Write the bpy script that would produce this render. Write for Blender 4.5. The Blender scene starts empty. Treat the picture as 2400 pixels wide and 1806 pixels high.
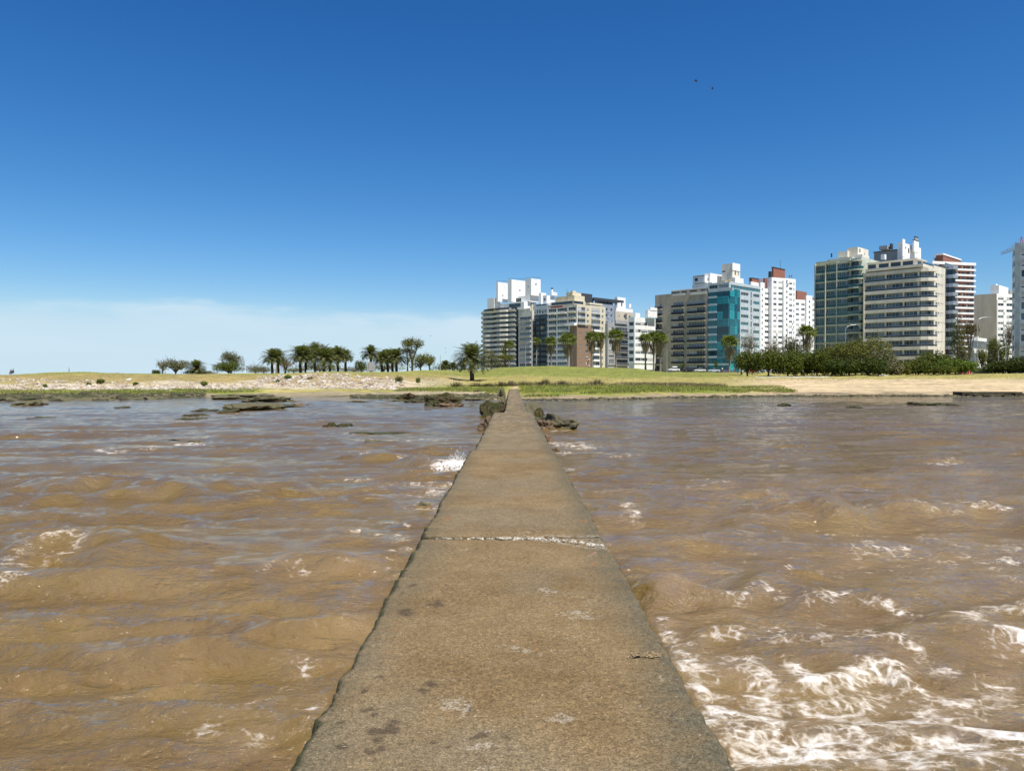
import bpy, bmesh, math, random
import numpy as np
from mathutils import Vector, noise as mnoise
R = math.radians
random.seed(7)
rng = np.random.default_rng(11)
S = bpy.context.scene
COL = S.collection

# ------------------------------------------------------------------ camera, sky, sun
F = 1800.0            # focal length in photograph pixels (2400 wide)
HZ = 886.0            # row of the horizon
CAMZ = 2.6
cd = bpy.data.cameras.new('camera'); cam = bpy.data.objects.new('camera', cd); COL.objects.link(cam)
cd.sensor_width = 36; cd.lens = 27.0; cd.clip_start = 0.1; cd.clip_end = 12000
cam.location = (0, 0, CAMZ); cam.rotation_euler = (R(90) - math.atan(17 / F), 0, 0)
S.camera = cam

SUN_EL = 62.0; SUN_AZ = 143.0       # azimuth clockwise from +Y
W = bpy.data.worlds.new('World'); S.world = W; W.use_nodes = True
wn, wl = W.node_tree.nodes, W.node_tree.links
bg = wn['Background']
sky = wn.new('ShaderNodeTexSky'); sky.sky_type = 'NISHITA'; sky.sun_disc = False
sky.sun_elevation = R(SUN_EL); sky.sun_rotation = R(SUN_AZ)
sky.air_density = 1.0; sky.dust_density = 0.0; sky.ozone_density = 4.0; sky.altitude = 0
def wmath(op, a, b=None, c=None):
    n = wn.new('ShaderNodeMath'); n.operation = op
    for i, v in enumerate((a, b, c)):
        if v is None: continue
        if isinstance(v, (int, float)): n.inputs[i].default_value = v
        else: wl.new(v, n.inputs[i])
    return n.outputs[0]
# grade of the sky: camera-like contrast per channel, soft ceiling near the horizon
scs = wn.new('ShaderNodeSeparateColor'); wl.new(sky.outputs[0], scs.inputs[0]); scc = wn.new('ShaderNodeCombineColor')
for ch, (k_, g_, cap_) in enumerate(((.142, 2.0, 3.9), (.383, 1.36, 5.3), (.758, 1.06, 6.25))):
    wl.new(wmath('SMOOTH_MIN', wmath('MULTIPLY', wmath('POWER', scs.outputs[ch], g_), k_), cap_, .8), scc.inputs[ch])
# low thin cloud bank over the sea on the left
tc = wn.new('ShaderNodeTexCoord'); sep = wn.new('ShaderNodeSeparateXYZ'); wl.new(tc.outputs['Generated'], sep.inputs[0])
def wstep(v, lo, hi):
    n = wn.new('ShaderNodeMapRange'); n.interpolation_type = 'SMOOTHERSTEP'
    wl.new(v, n.inputs[0]); n.inputs[1].default_value = lo; n.inputs[2].default_value = hi
    return n.outputs[0]
cm = wn.new('ShaderNodeMapping'); cm.inputs['Scale'].default_value = (3.2, 3.2, 26); wl.new(tc.outputs['Generated'], cm.inputs[0])
cn = wn.new('ShaderNodeTexNoise'); cn.inputs['Scale'].default_value = 1.0; cn.inputs['Detail'].default_value = 6; cn.inputs['Roughness'].default_value = .55
wl.new(cm.outputs[0], cn.inputs[0])
cm2 = wn.new('ShaderNodeMapping'); cm2.inputs['Scale'].default_value = (4, 4, 11); cm2.inputs['Location'].default_value = (3.1, 0, 0); wl.new(tc.outputs['Generated'], cm2.inputs[0])
cn2 = wn.new('ShaderNodeTexNoise'); cn2.inputs['Scale'].default_value = 1.0; cn2.inputs['Detail'].default_value = 5; wl.new(cm2.outputs[0], cn2.inputs[0])
zz = wmath('ADD', sep.outputs[2], wmath('ADD', wmath('MULTIPLY', wmath('SUBTRACT', cn.outputs[0], .5), -.055), wmath('MULTIPLY', wmath('SUBTRACT', cn2.outputs[0], .5), -.11)))
low = wmath('SUBTRACT', 1.0, wstep(zz, .060, .086))
side = wmath('SUBTRACT', 1.0, wstep(sep.outputs[0], .0, .25))
dens = wmath('MULTIPLY', wmath('MULTIPLY', low, side), wmath('ADD', -.42, wmath('MULTIPLY', cn.outputs[0], 2.3)))
mx = wn.new('ShaderNodeMixRGB'); wl.new(dens, mx.inputs[0]); wl.new(scc.outputs[0], mx.inputs[1]); mx.inputs[2].default_value = (4.35, 5.55, 6.4, 1)
wl.new(mx.outputs[0], bg.inputs[0]); bg.inputs[1].default_value = 0.10

sl = bpy.data.lights.new('sun', 'SUN'); so = bpy.data.objects.new('sun', sl); COL.objects.link(so)
sl.energy = 4.6; sl.angle = R(0.53); sl.color = (1.0, .955, .88)
sdir = Vector((math.sin(R(SUN_AZ)) * math.cos(R(SUN_EL)), math.cos(R(SUN_AZ)) * math.cos(R(SUN_EL)), math.sin(R(SUN_EL))))
so.rotation_euler = sdir.to_track_quat('Z', 'Y').to_euler(); so.location = (60, -80, 150)
S.view_settings.view_transform = 'Standard'; S.view_settings.look = 'None'
S.view_settings.exposure = 0.5; S.view_settings.gamma = 1

# ------------------------------------------------------------------ helpers
def wx(px, d): return (px - 1200.0) / F * d
def wz(py, d): return CAMZ - (py - HZ) / F * d
def tag(o, label=None, cat=None, group=None, kind=None):
    if label: o['label'] = label
    if cat: o['category'] = cat
    if group: o['group'] = group
    if kind: o['kind'] = kind
    return o
def thing(name, label, cat, loc=(0, 0, 0), rz=0, group=None):
    o = bpy.data.objects.new(name, None); COL.objects.link(o); o.location = loc; o.rotation_euler = (0, 0, rz)
    o.empty_display_size = .2
    return tag(o, label, cat, group)
def link(name, me, parent=None, loc=(0, 0, 0), rz=0):
    o = bpy.data.objects.new(name, me); COL.objects.link(o); o.parent = parent; o.location = loc; o.rotation_euler = (0, 0, rz)
    return o
def copy_tree(o, parent=None):
    c = o.copy(); COL.objects.link(c); c.parent = parent
    for ch in list(o.children): copy_tree(ch, c)
    return c

class MB:
    def __init__(s): s.v = []; s.f = []; s.m = []
    def box(s, x0, x1, y0, y1, z0, z1, m=0):
        b = len(s.v)
        s.v += [(x0,y0,z0),(x1,y0,z0),(x1,y1,z0),(x0,y1,z0),(x0,y0,z1),(x1,y0,z1),(x1,y1,z1),(x0,y1,z1)]
        s.f += [(b,b+3,b+2,b+1),(b+4,b+5,b+6,b+7),(b,b+1,b+5,b+4),(b+1,b+2,b+6,b+5),(b+2,b+3,b+7,b+6),(b+3,b,b+4,b+7)]
        s.m += [m] * 6
    def obox(s, O, d, n, x0, x1, y0, y1, z0, z1, m=0):      # box in a frame: x along d, y along -n (inwards)
        b = len(s.v)
        def p(x, y, z): return (O[0] + d[0]*x - n[0]*y, O[1] + d[1]*x - n[1]*y, z)
        s.v += [p(x0,y0,z0),p(x1,y0,z0),p(x1,y1,z0),p(x0,y1,z0),p(x0,y0,z1),p(x1,y0,z1),p(x1,y1,z1),p(x0,y1,z1)]
        s.f += [(b,b+3,b+2,b+1),(b+4,b+5,b+6,b+7),(b,b+1,b+5,b+4),(b+1,b+2,b+6,b+5),(b+2,b+3,b+7,b+6),(b+3,b,b+4,b+7)]
        s.m += [m] * 6
    def prism(s, poly, z0, z1, m=0, zt=None):
        b = len(s.v); n = len(poly)
        s.v += [(x, y, z0) for x, y in poly] + [(x, y, z1 if zt is None else zt[i]) for i, (x, y) in enumerate(poly)]
        s.f += [tuple(b + i for i in range(n))[::-1], tuple(b + n + i for i in range(n))]; s.m += [m, m]
        for i in range(n):
            j = (i + 1) % n; s.f.append((b+i, b+j, b+n+j, b+n+i)); s.m.append(m)
    def strip(s, inn, out, z0, z1, m=0):                     # closed band between two polylines
        b = len(s.v); n = len(inn)
        for (a, o) in zip(inn, out): s.v += [(o[0],o[1],z0),(o[0],o[1],z1),(a[0],a[1],z1),(a[0],a[1],z0)]
        for i in range(n - 1):
            a = b + 4*i; c = a + 4
            for k in range(4):
                l = (k + 1) % 4; s.f.append((a+k, c+k, c+l, a+l)); s.m.append(m)
        s.f += [(b, b+1, b+2, b+3), (b+4*n-1, b+4*n-2, b+4*n-3, b+4*n-4)]; s.m += [m, m]
    def tube(s, pts, rads, seg=7, m=0, cap=True):
        b = len(s.v); P = [Vector(p) for p in pts]; n = len(P)
        for i, p in enumerate(P):
            t = (P[min(i+1, n-1)] - P[max(i-1, 0)]).normalized()
            u = t.cross(Vector((0, 0, 1)) if abs(t.z) < .9 else Vector((1, 0, 0))).normalized(); w = t.cross(u)
            for k in range(seg):
                a = 2*math.pi*k/seg; q = p + (u*math.cos(a) + w*math.sin(a)) * rads[i]; s.v.append(tuple(q))
        for i in range(n - 1):
            for k in range(seg):
                l = (k+1) % seg; s.f.append((b+i*seg+k, b+i*seg+l, b+(i+1)*seg+l, b+(i+1)*seg+k)); s.m.append(m)
        if cap:
            s.f += [tuple(b+k for k in range(seg))[::-1], tuple(b+(n-1)*seg+k for k in range(seg))]; s.m += [m, m]
    def face(s, pts, m=0):
        b = len(s.v); s.v += [tuple(p) for p in pts]; s.f.append(tuple(range(b, b+len(pts)))); s.m.append(m)
    def cyl(s, x, y, z0, z1, r, seg=12, m=0, r2=None):
        s.tube([(x,y,z0),(x,y,z1)], [r, r if r2 is None else r2], seg, m)
    def mesh(s, name, mats, smooth=False):
        me = bpy.data.meshes.new(name); me.from_pydata(s.v, [], s.f)
        for m in (mats if isinstance(mats, (list, tuple)) else [mats]): me.materials.append(m)
        me.polygons.foreach_set('material_index', s.m)
        if smooth: me.polygons.foreach_set('use_smooth', [True]*len(s.f))
        bm = bmesh.new(); bm.from_mesh(me); bmesh.ops.recalc_face_normals(bm, faces=bm.faces[:]); bm.to_mesh(me); bm.free()
        me.update(); return me
    def build(s, name, mats, parent=None, loc=(0,0,0), rz=0, smooth=False):
        return link(name, s.mesh(name, mats, smooth), parent, loc, rz)

def np_mesh(name, verts, quads, mats, smooth=False, attrs=None, matidx=None):
    """verts (n,3), quads (m,k)"""
    me = bpy.data.meshes.new(name); verts = np.asarray(verts, np.float32); quads = np.asarray(quads, np.int32)
    k = quads.shape[1]
    me.vertices.add(len(verts)); me.vertices.foreach_set('co', verts.ravel())
    me.loops.add(quads.size); me.loops.foreach_set('vertex_index', quads.ravel())
    me.polygons.add(len(quads)); me.polygons.foreach_set('loop_start', np.arange(0, quads.size, k, dtype=np.int32))
    me.polygons.foreach_set('loop_total', np.full(len(quads), k, np.int32))
    for m in (mats if isinstance(mats, (list, tuple)) else [mats]): me.materials.append(m)
    if matidx is not None: me.polygons.foreach_set('material_index', np.asarray(matidx, np.int32))
    me.polygons.foreach_set('use_smooth', np.full(len(quads), smooth))
    me.update(calc_edges=True)
    for an, arr in (attrs or {}).items():
        a = me.color_attributes.new(an, 'FLOAT_COLOR', 'POINT')
        c = np.ones((len(verts), 4), np.float32); c[:, :arr.shape[1]] = arr
        a.data.foreach_set('color', c.ravel())
    return me
def grid_quads(nr, nc, wrap=False):
    i = np.arange(nr - 1)[:, None]; j = np.arange(nc if wrap else nc - 1)[None, :]; jn = (j + 1) % nc
    a = i*nc + j; b = i*nc + jn; c = (i+1)*nc + jn; d = (i+1)*nc + j
    return np.stack([a, b, c, d], -1).reshape(-1, 4)

def sinnoise(x, y, s, seed=0):
    """cheap smooth noise, about -1..1"""
    r = np.random.default_rng(seed); o = 0
    for k in range(6):
        a = r.uniform(0, 2*math.pi); f = s * r.uniform(.6, 1.9); ph = r.uniform(0, 6.28)
        o = o + np.sin((x*math.cos(a) + y*math.sin(a)) * f + ph + 1.3*np.sin((x*math.sin(a) - y*math.cos(a)) * f * .7 + ph*2))
    return o / 3.4

# ------------------------------------------------------------------ materials
MAT = {}
def nodes(name):
    m = bpy.data.materials.new(name); m.use_nodes = True; MAT[name] = m
    nt = m.node_tree; return m, nt, nt.nodes, nt.links, nt.nodes['Principled BSDF']
class NT:
    def __init__(s, nt): s.n, s.l = nt.nodes, nt.links
    def _in(s, sock, v):
        if isinstance(v, (int, float)): sock.default_value = v
        elif isinstance(v, (tuple, list)): sock.default_value = tuple(v) + ((1,) if len(v) == 3 and len(sock.default_value) == 4 else ())
        else: s.l.new(v, sock)
    def math(s, op, a, b=0, c=0, clamp=False):
        n = s.n.new('ShaderNodeMath'); n.operation = op; n.use_clamp = clamp
        for i, v in enumerate((a, b, c)): s._in(n.inputs[i], v)
        return n.outputs[0]
    def step(s, v, lo, hi, a=0, b=1):
        n = s.n.new('ShaderNodeMapRange'); n.interpolation_type = 'SMOOTHSTEP'
        for i, q in enumerate((v, lo, hi, a, b)): s._in(n.inputs[i], q)
        return n.outputs[0]
    def mix(s, f, a, b, mode='MIX'):
        n = s.n.new('ShaderNodeMixRGB'); n.blend_type = mode
        for i, v in enumerate((f, a, b)): s._in(n.inputs[i], v)
        return n.outputs[0]
    def pos(s):
        g = s.n.new('ShaderNodeNewGeometry'); return g.outputs['Position']
    def obj(s):
        g = s.n.new('ShaderNodeTexCoord'); return g.outputs['Object']
    def map(s, v, sc=(1,1,1), rot=(0,0,0), loc=(0,0,0)):
        n = s.n.new('ShaderNodeMapping'); s._in(n.inputs[0], v); n.inputs['Scale'].default_value = sc; n.inputs['Rotation'].default_value = rot; n.inputs['Location'].default_value = loc
        return n.outputs[0]
    def noise(s, v, scale, detail=4, rough=.55, dist=0, color=False):
        n = s.n.new('ShaderNodeTexNoise'); s._in(n.inputs['Vector'], v)
        n.inputs['Scale'].default_value = scale; n.inputs['Detail'].default_value = detail; n.inputs['Roughness'].default_value = rough; n.inputs['Distortion'].default_value = dist
        return n.outputs[1 if color else 0]
    def vor(s, v, scale, feature='F1', out=0, rand=1):
        n = s.n.new('ShaderNodeTexVoronoi'); n.feature = feature; s._in(n.inputs['Vector'], v); n.inputs['Scale'].default_value = scale; n.inputs['Randomness'].default_value = rand
        return n.outputs[out]
    def bump(s, h, strength=.5, dist=.05, normal=None):
        n = s.n.new('ShaderNodeBump'); s._in(n.inputs['Height'], h); n.inputs['Strength'].default_value = strength; n.inputs['Distance'].default_value = dist
        if normal is not None: s.l.new(normal, n.inputs['Normal'])
        return n.outputs[0]
    def attr(s, name):
        n = s.n.new('ShaderNodeVertexColor'); n.layer_name = name
        q = s.n.new('ShaderNodeSeparateColor'); s.l.new(n.outputs[0], q.inputs[0]); return n.outputs[0], q.outputs[0], q.outputs[1], q.outputs[2]

def plain(name, c, rough=.7, var=.12, scale=1.5, metal=0, bump=0, spec=.4, streak=False, alt=None):
    m, nt, n, l, p = nodes(name); t = NT(nt)
    v = t.obj()
    f = t.noise(t.map(v, (1, 1, .25) if streak else (1, 1, 1)), scale, 5, .6)
    dark = tuple(max(0, x*(1-var*1.6)) for x in c); lite = tuple(min(.9, x*(1+var)) for x in c)
    if alt: dark = alt
    col = t.mix(t.step(f, .3, .7), dark, lite)
    l.new(col, p.inputs['Base Color']); p.inputs['Roughness'].default_value = rough; p.inputs['Metallic'].default_value = metal
    p.inputs['Specular IOR Level'].default_value = spec
    if bump: l.new(t.bump(t.noise(v, scale*6, 4), bump, .05), p.inputs['Normal'])
    return m
def brickmat(name, c, c2):
    m, nt, n, l, p = nodes(name); t = NT(nt)
    b = n.new('ShaderNodeTexBrick'); b.inputs['Scale'].default_value = 1; b.inputs['Brick Width'].default_value = .5; b.inputs['Row Height'].default_value = .16
    b.inputs['Mortar Size'].default_value = .015; b.inputs[1].default_value = c + (1,); b.inputs[2].default_value = c2 + (1,); b.inputs[3].default_value = (.25,.2,.15,1)
    l.new(t.map(t.obj(), rot=(R(90), 0, R(45))), b.inputs[0])
    f = t.noise(t.obj(), .7, 4)
    l.new(t.mix(t.step(f, .3, .7), b.outputs[0], t.mix(.5, b.outputs[0], c2)), p.inputs['Base Color']); p.inputs['Roughness'].default_value = .85
    return m
def glassmat(name, c, rough=.08, spec=.6, c2=None):
    m, nt, n, l, p = nodes(name); t = NT(nt)
    oi = n.new('ShaderNodeObjectInfo')
    f = t.noise(t.map(t.obj(), (1.2, 1.2, .6)), 1.0, 2)
    f = t.math('ADD', t.math('MULTIPLY', f, .45), t.math('MULTIPLY', oi.outputs['Random'], .55))
    c2 = c2 or tuple(x*2.2 for x in c)
    l.new(t.mix(t.step(f, .3, .75), c, c2), p.inputs['Base Color']); p.inputs['Roughness'].default_value = rough; p.inputs['Specular IOR Level'].default_value = spec
    return m

white = plain('white_paint', (.86, .85, .82), .6, .05, .5, streak=True)
offwhite = plain('off_white_render', (.66, .64, .57), .75, .10, .5, streak=True)
cream = plain('cream_render', (.72, .67, .55), .8, .08, .4, streak=True)
yellowc = plain('yellow_cream_render', (.66, .58, .41), .8, .08, .4, streak=True)
beige = plain('beige_stone', (.40, .35, .27), .8, .12, .4, streak=True)
beige2 = plain('light_beige_stone', (.52, .46, .36), .8, .08, .4, streak=True)
greyc = plain('grey_render', (.36, .36, .35), .8, .08, .4, streak=True)
greyblue = plain('blue_grey_render', (.27, .31, .36), .8, .08, .4, streak=True)
palegrey = plain('pale_grey_panel', (.50, .56, .58), .35, .10, .6)
darkgrey = plain('dark_grey_metal', (.055, .06, .065), .5, .2, 1)
blackm = plain('black_metal', (.02, .021, .023), .45, .2, 1)
greencream = plain('green_white_concrete', (.50, .53, .43), .7, .08, .5, streak=True)
brick = brickmat('brown_brick', (.24, .145, .085), (.30, .19, .12))
redbrick = brickmat('red_brick', (.25, .075, .045), (.30, .10, .06))
glass = glassmat('dark_window_glass', (.018, .026, .034))
glassl = glassmat('curtained_window_glass', (.14, .18, .19), .12, .6, (.26, .29, .29))
glassm = glassmat('blue_window_glass', (.04, .07, .09), .08)
teal = glassmat('teal_curtain_glass', (.003, .075, .105), .06, .6, (.010, .30, .34))
teald = glassmat('deep_teal_glass', (.002, .045, .065), .06, .6, (.005, .14, .17))
greeng = glassmat('green_balcony_glass', (.006, .05, .042), .08, .6, (.02, .11, .09))
frame_w = plain('white_frame', (.7, .7, .68), .5, .03)
frame_d = plain('dark_frame', (.05, .05, .05), .5, .1)
shutter = plain('roller_shutter', (.52, .51, .47), .6, .1, 3)
shutterb = plain('brown_roller_shutter', (.25, .17, .11), .6, .1, 3)
rust = plain('rusty_stain_metal', (.22, .12, .06), .7, .3, 3)
redp = plain('red_paint', (.5, .03, .02), .35, .1)
asphalt = plain('asphalt', (.06, .06, .06), .9, .2, .8)
galv = plain('galvanised_steel', (.42, .44, .44), .4, .1, 2, metal=.3)
# ------------------------------------------------------------------ terrain: one sheet
# profile of the land along a few lines of sight: (distance, height above the water)
PROF = {
 -3000: [(60,-1.4),(86,0),(100,.3),(108,.75),(114,.9),(128,2.6),(160,3.0),(190,3.3),(260,3.0),(600,2.5),(6000,-3)],
 -200: [(60,-1.4),(86,0),(100,.3),(108,.75),(114,.9),(128,2.6),(160,2.9),(190,3.1),(260,2.8),(600,2.5),(6000,-3)],
 0:    [(60,-1.4),(87,0),(96,.35),(104,.7),(112,.85),(126,2.4),(150,3.0),(178,3.35),(260,3.0),(600,2.5),(6000,-3)],
 180:  [(60,-1.4),(90,0),(98,.35),(106,.7),(116,.9),(128,2.3),(150,3.3),(180,4.0),(260,3.4),(600,2.5),(6000,-3)],
 330:  [(60,-1.4),(94,0),(102,.35),(110,.7),(120,.95),(132,2.4),(150,3.1),(180,3.6),(260,3.4),(600,2.5),(6000,-3)],
 450:  [(60,-1.4),(104,0),(110,.4),(116,.7),(128,1.0),(140,2.4),(152,3.2),(180,3.4),(260,3.7),(600,3.0),(6000,-3)],
 600:  [(60,-1.4),(100,0),(110,.25),(118,.5),(126,.85),(140,2.1),(154,3.2),(190,3.6),(260,4.2),(600,3.0),(6000,-3)],
 800:  [(60,-1.4),(103,0),(112,.25),(122,.5),(128,.9),(142,2.4),(158,3.9),(200,4.1),(260,4.5),(600,3.0),(6000,-3)],
 930:  [(60,-1.4),(98,0),(108,.2),(124,.55),(132,.9),(146,2.1),(165,3.5),(210,4.2),(260,4.6),(600,3.5),(6000,-3)],
 1000: [(60,-1.4),(92,0),(104,.2),(124,.6),(136,.95),(150,1.5),(186,3.0),(240,5.0),(300,4.6),(600,4),(6000,-3)],
 1107: [(60,-1.4),(90,0),(102,.2),(120,.6),(136,.95),(160,1.35),(190,2.0),(240,5.2),(300,4.8),(600,5),(6000,4)],
 1200: [(60,-1.4),(88,0),(100,.3),(115,.8),(134,1.05),(165,1.7),(190,3.0),(232,6.1),(300,4.9),(600,5),(6000,4)],
 1300: [(60,-1.4),(88,0),(96,.35),(112,.8),(134,1.1),(165,1.8),(190,3.1),(232,6.3),(300,4.9),(600,5),(6000,4)],
 1450: [(60,-1.4),(92,0),(100,.35),(112,.7),(130,1.0),(165,1.9),(190,2.9),(232,5.65),(300,4.9),(600,5),(6000,4)],
 1600: [(60,-1.4),(102,0),(108,.35),(116,.7),(134,1.1),(160,1.9),(190,2.75),(240,4.2),(300,4.95),(600,5),(6000,4)],
 1800: [(60,-1.4),(109,0),(114,.25),(122,.55),(140,1.1),(165,2.1),(180,2.85),(230,3.9),(300,5.0),(600,5),(6000,4)],
 2100: [(60,-1.4),(111,0),(116,.25),(124,.6),(145,1.5),(165,2.45),(180,3.2),(230,4.0),(300,5.0),(600,5),(6000,4)],
 2400: [(60,-1.4),(109,0),(115,.25),(124,.6),(145,1.9),(165,3.1),(180,3.6),(230,4.2),(300,5.0),(600,5),(6000,4)],
 5400: [(60,-1.4),(109,0),(115,.25),(124,.6),(145,1.9),(165,3.1),(180,3.6),(230,4.2),(300,5.0),(600,5),(6000,4)],
}
PK = sorted(PROF)
def tz_np(x, y):
    x = np.asarray(x, float); y = np.asarray(y, float)
    px = np.clip(1200 + F * x / y, PK[0], PK[-1] - 1e-3)
    out = np.zeros_like(px); H = np.stack([np.interp(y.ravel(), *zip(*PROF[k])).reshape(y.shape) for k in PK], 0)
    idx = np.clip(np.searchsorted(PK, px, 'right') - 1, 0, len(PK) - 2)
    pk = np.array(PK, float); t = (px - pk[idx]) / (pk[idx+1] - pk[idx]); t = t*t*(3-2*t)
    flat = H.reshape(len(PK), -1); ii = idx.ravel(); ar = np.arange(ii.size)
    z = flat[ii, ar] * (1-t.ravel()) + flat[ii+1, ar] * t.ravel(); z = z.reshape(px.shape)
    near = np.clip((z + .2) * 1.5, 0, 1) * np.clip((420 - y) / 100, 0, 1)
    z = z + near * (.16*sinnoise(x, y, .12, 3) + .09*sinnoise(x, y, .5, 4) + .04*sinnoise(x, y, 1.7, 5))
    return z
def tz(x, y): return float(tz_np(np.array([x]), np.array([y]))[0])
def P(px, d): x = wx(px, d); return (x, d, tz(x, d))

pxs = np.concatenate([np.linspace(-3000, -300, 20)[:-1], np.arange(-300, 2700, 4.0), np.linspace(2700, 5400, 20)])
ys = np.concatenate([np.arange(60, 84, 4.0), np.arange(84, 200, .55), np.arange(200, 260, 1.5), np.geomspace(260, 6000, 40)])
PX, YY = np.meshgrid(pxs, ys); XX = (PX - 1200) / F * YY
ZZ = tz_np(XX, YY)
def cl(v, a, b): t = np.clip((v - a) / (b - a), 0, 1); return t*t*(3-2*t)
n1 = sinnoise(XX, YY, .09, 21); n2 = sinnoise(XX, YY, .35, 22); n3 = sinnoise(XX, YY, 1.2, 23)
z = ZZ + .12*n2 + .06*n3
C_sand = np.array([.52,.40,.25]); C_sandw = np.array([.26,.20,.135]); C_lawn = np.array([.205,.222,.052]); C_dry = np.array([.34,.29,.10])
C_lush = np.array([.175,.205,.030]); C_rub = np.array([.50,.42,.30]); C_mud = np.array([.30,.245,.16]); C_bank = np.array([.31,.235,.10]); C_algae = np.array([.095,.085,.05])
C_city = np.array([.30,.28,.25])
def mixc(c, d, f): f = f[..., None]; return c*(1-f) + d*f
left = 1 - cl(PX, 960, 1130)                # the stony bank
right = cl(PX, 1640, 1860) ; mid = (1-left)*(1-right)
base = np.broadcast_to(C_dry, XX.shape + (3,)).copy()
# lawn on the mound
lawn = cl(n1*.35 + 1.25*cl(z, 1.9, 3.6) + .2*n2, .45, 1.0)
base = mixc(base, C_lawn, lawn * (.35 + .6*mid) )
base = mixc(base, C_lawn*1.15, left * cl(z, 2.9, 3.5) * cl(n1 + .4*n2, -.2, .7)*.7)
# left bank: white rubble, earth above, green shore grass, wet rock strip
f = left * cl(z, .72, .9) * (1 - cl(z + .45*n2 + .3*n3 + .3*n1 - .8*cl(PX, 600, 700), 1.5, 2.3)); base = mixc(base, C_rub, f)
f = left * cl(z + .4*n2, 1.5, 2.2) * (1 - cl(z, 3.0, 3.6)); base = mixc(base, C_bank, f*.8)
shore_g = cl(PX + 25*n1, 0, 260) * (1 - cl(PX + 20*n1, 560, 640)) + cl(PX, 840, 1000)*(1-cl(PX,1170,1190))
f = left * shore_g * cl(z, .42, .55) * (1 - cl(z, .80, .95)); base = mixc(base, C_lush*1.15, np.clip(f, 0, 1))
f = left * (1 - cl(z, .38, .52)); base = mixc(base, C_mud, f)
f = (1 - cl(PX, 1180, 1200)) * cl(PX, 900, 1000) * (1 - cl(z, .50, .62)); base = mixc(base, C_mud*1.25, f)
f = (1 - cl(PX, 1180, 1200)) * cl(PX, 930, 1100) * cl(z, .55, .7) * (1 - cl(z, 1.15, 1.35)); base = mixc(base, C_lush*1.2, f*cl(n1+.5*n2, -1, .1))
# middle: lush marsh grass, then a dry belt
f = cl(PX, 1212, 1222) * (1 - cl(PX + 18*n1, 1830, 1900)) * cl(z + .12*n2, .40, .52) * (1 - cl(z + .25*n1 + .15*n2, 1.05, 1.6)); base = mixc(base, mixc(mixc(C_lush*np.ones_like(base), C_lawn*1.0, cl(n1, -.2, .8)), C_dry, cl(n2 - .3*n1, .2, .9)*.5), f)
f = cl(PX, 1200, 1215) * (1-right) * (1 - cl(z, .33, .46)); base = mixc(base, C_sandw*1.2, f)
# right: beach
f = right * (1 - cl(z + .25*n1, 2.0, 2.9)); base = mixc(base, C_sand, f)
f = right * cl(z, 2.2, 2.9); base = mixc(base, C_dry*1.05, f*.75)
f = right * (1 - cl(z, .16, .5)); base = mixc(base, C_sandw, f)
# path from the jetty over the grass
f = np.exp(-((PX - 1210 - (YY-118)*.0)/7.0)**2) * cl(YY, 110, 114) * (1 - cl(YY, 134, 142)) + np.exp(-((PX - 1163)/4.0)**2) * cl(YY, 126, 130) * (1 - cl(YY, 146, 152))
base = mixc(base, C_sand, np.clip(f, 0, 1))
f = (1 - cl(z, -.05, .14)) ; base = mixc(base, C_algae, f*.9)
base = mixc(base, C_city, cl(YY, 330, 420) * cl(PX, 1000, 1150))
base = base * (1 + .10*n3 + .07*n2)[..., None]
gm, nt, n, l, p = nodes('ground'); t = NT(nt)
c, _, _, _ = t.attr('zone')
v = t.pos(); fn = t.noise(v, 1.1, 7, .65); fn2 = t.noise(t.map(v, (.35, 1, 1)), .35, 5, .6)
k = t.mix(1, c, t.mix(t.step(fn, .3, .72), (.74,.74,.72), (1.22,1.2,1.15)), 'MULTIPLY')
k = t.mix(1, k, t.mix(t.step(fn2, .32, .7), (.80,.84,.80), (1.16,1.13,1.1)), 'MULTIPLY')
l.new(k, p.inputs['Base Color']); p.inputs['Roughness'].default_value = .95; p.inputs['Specular IOR Level'].default_value = .15
l.new(t.bump(fn, .9, .25), p.inputs['Normal'])
me = np_mesh('ground', np.stack([XX, YY, ZZ], -1).reshape(-1, 3), grid_quads(*XX.shape), gm, True, {'zone': np.clip(base, .01, .8).reshape(-1, 3)})
tag(link('ground', me), 'grassy mound, stony bank and sandy beach along the shore', 'ground', kind='structure')

# ------------------------------------------------------------------ water
def wp(px, py): d = CAMZ * F / (py - HZ); return (wx(px, d), d)
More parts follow.
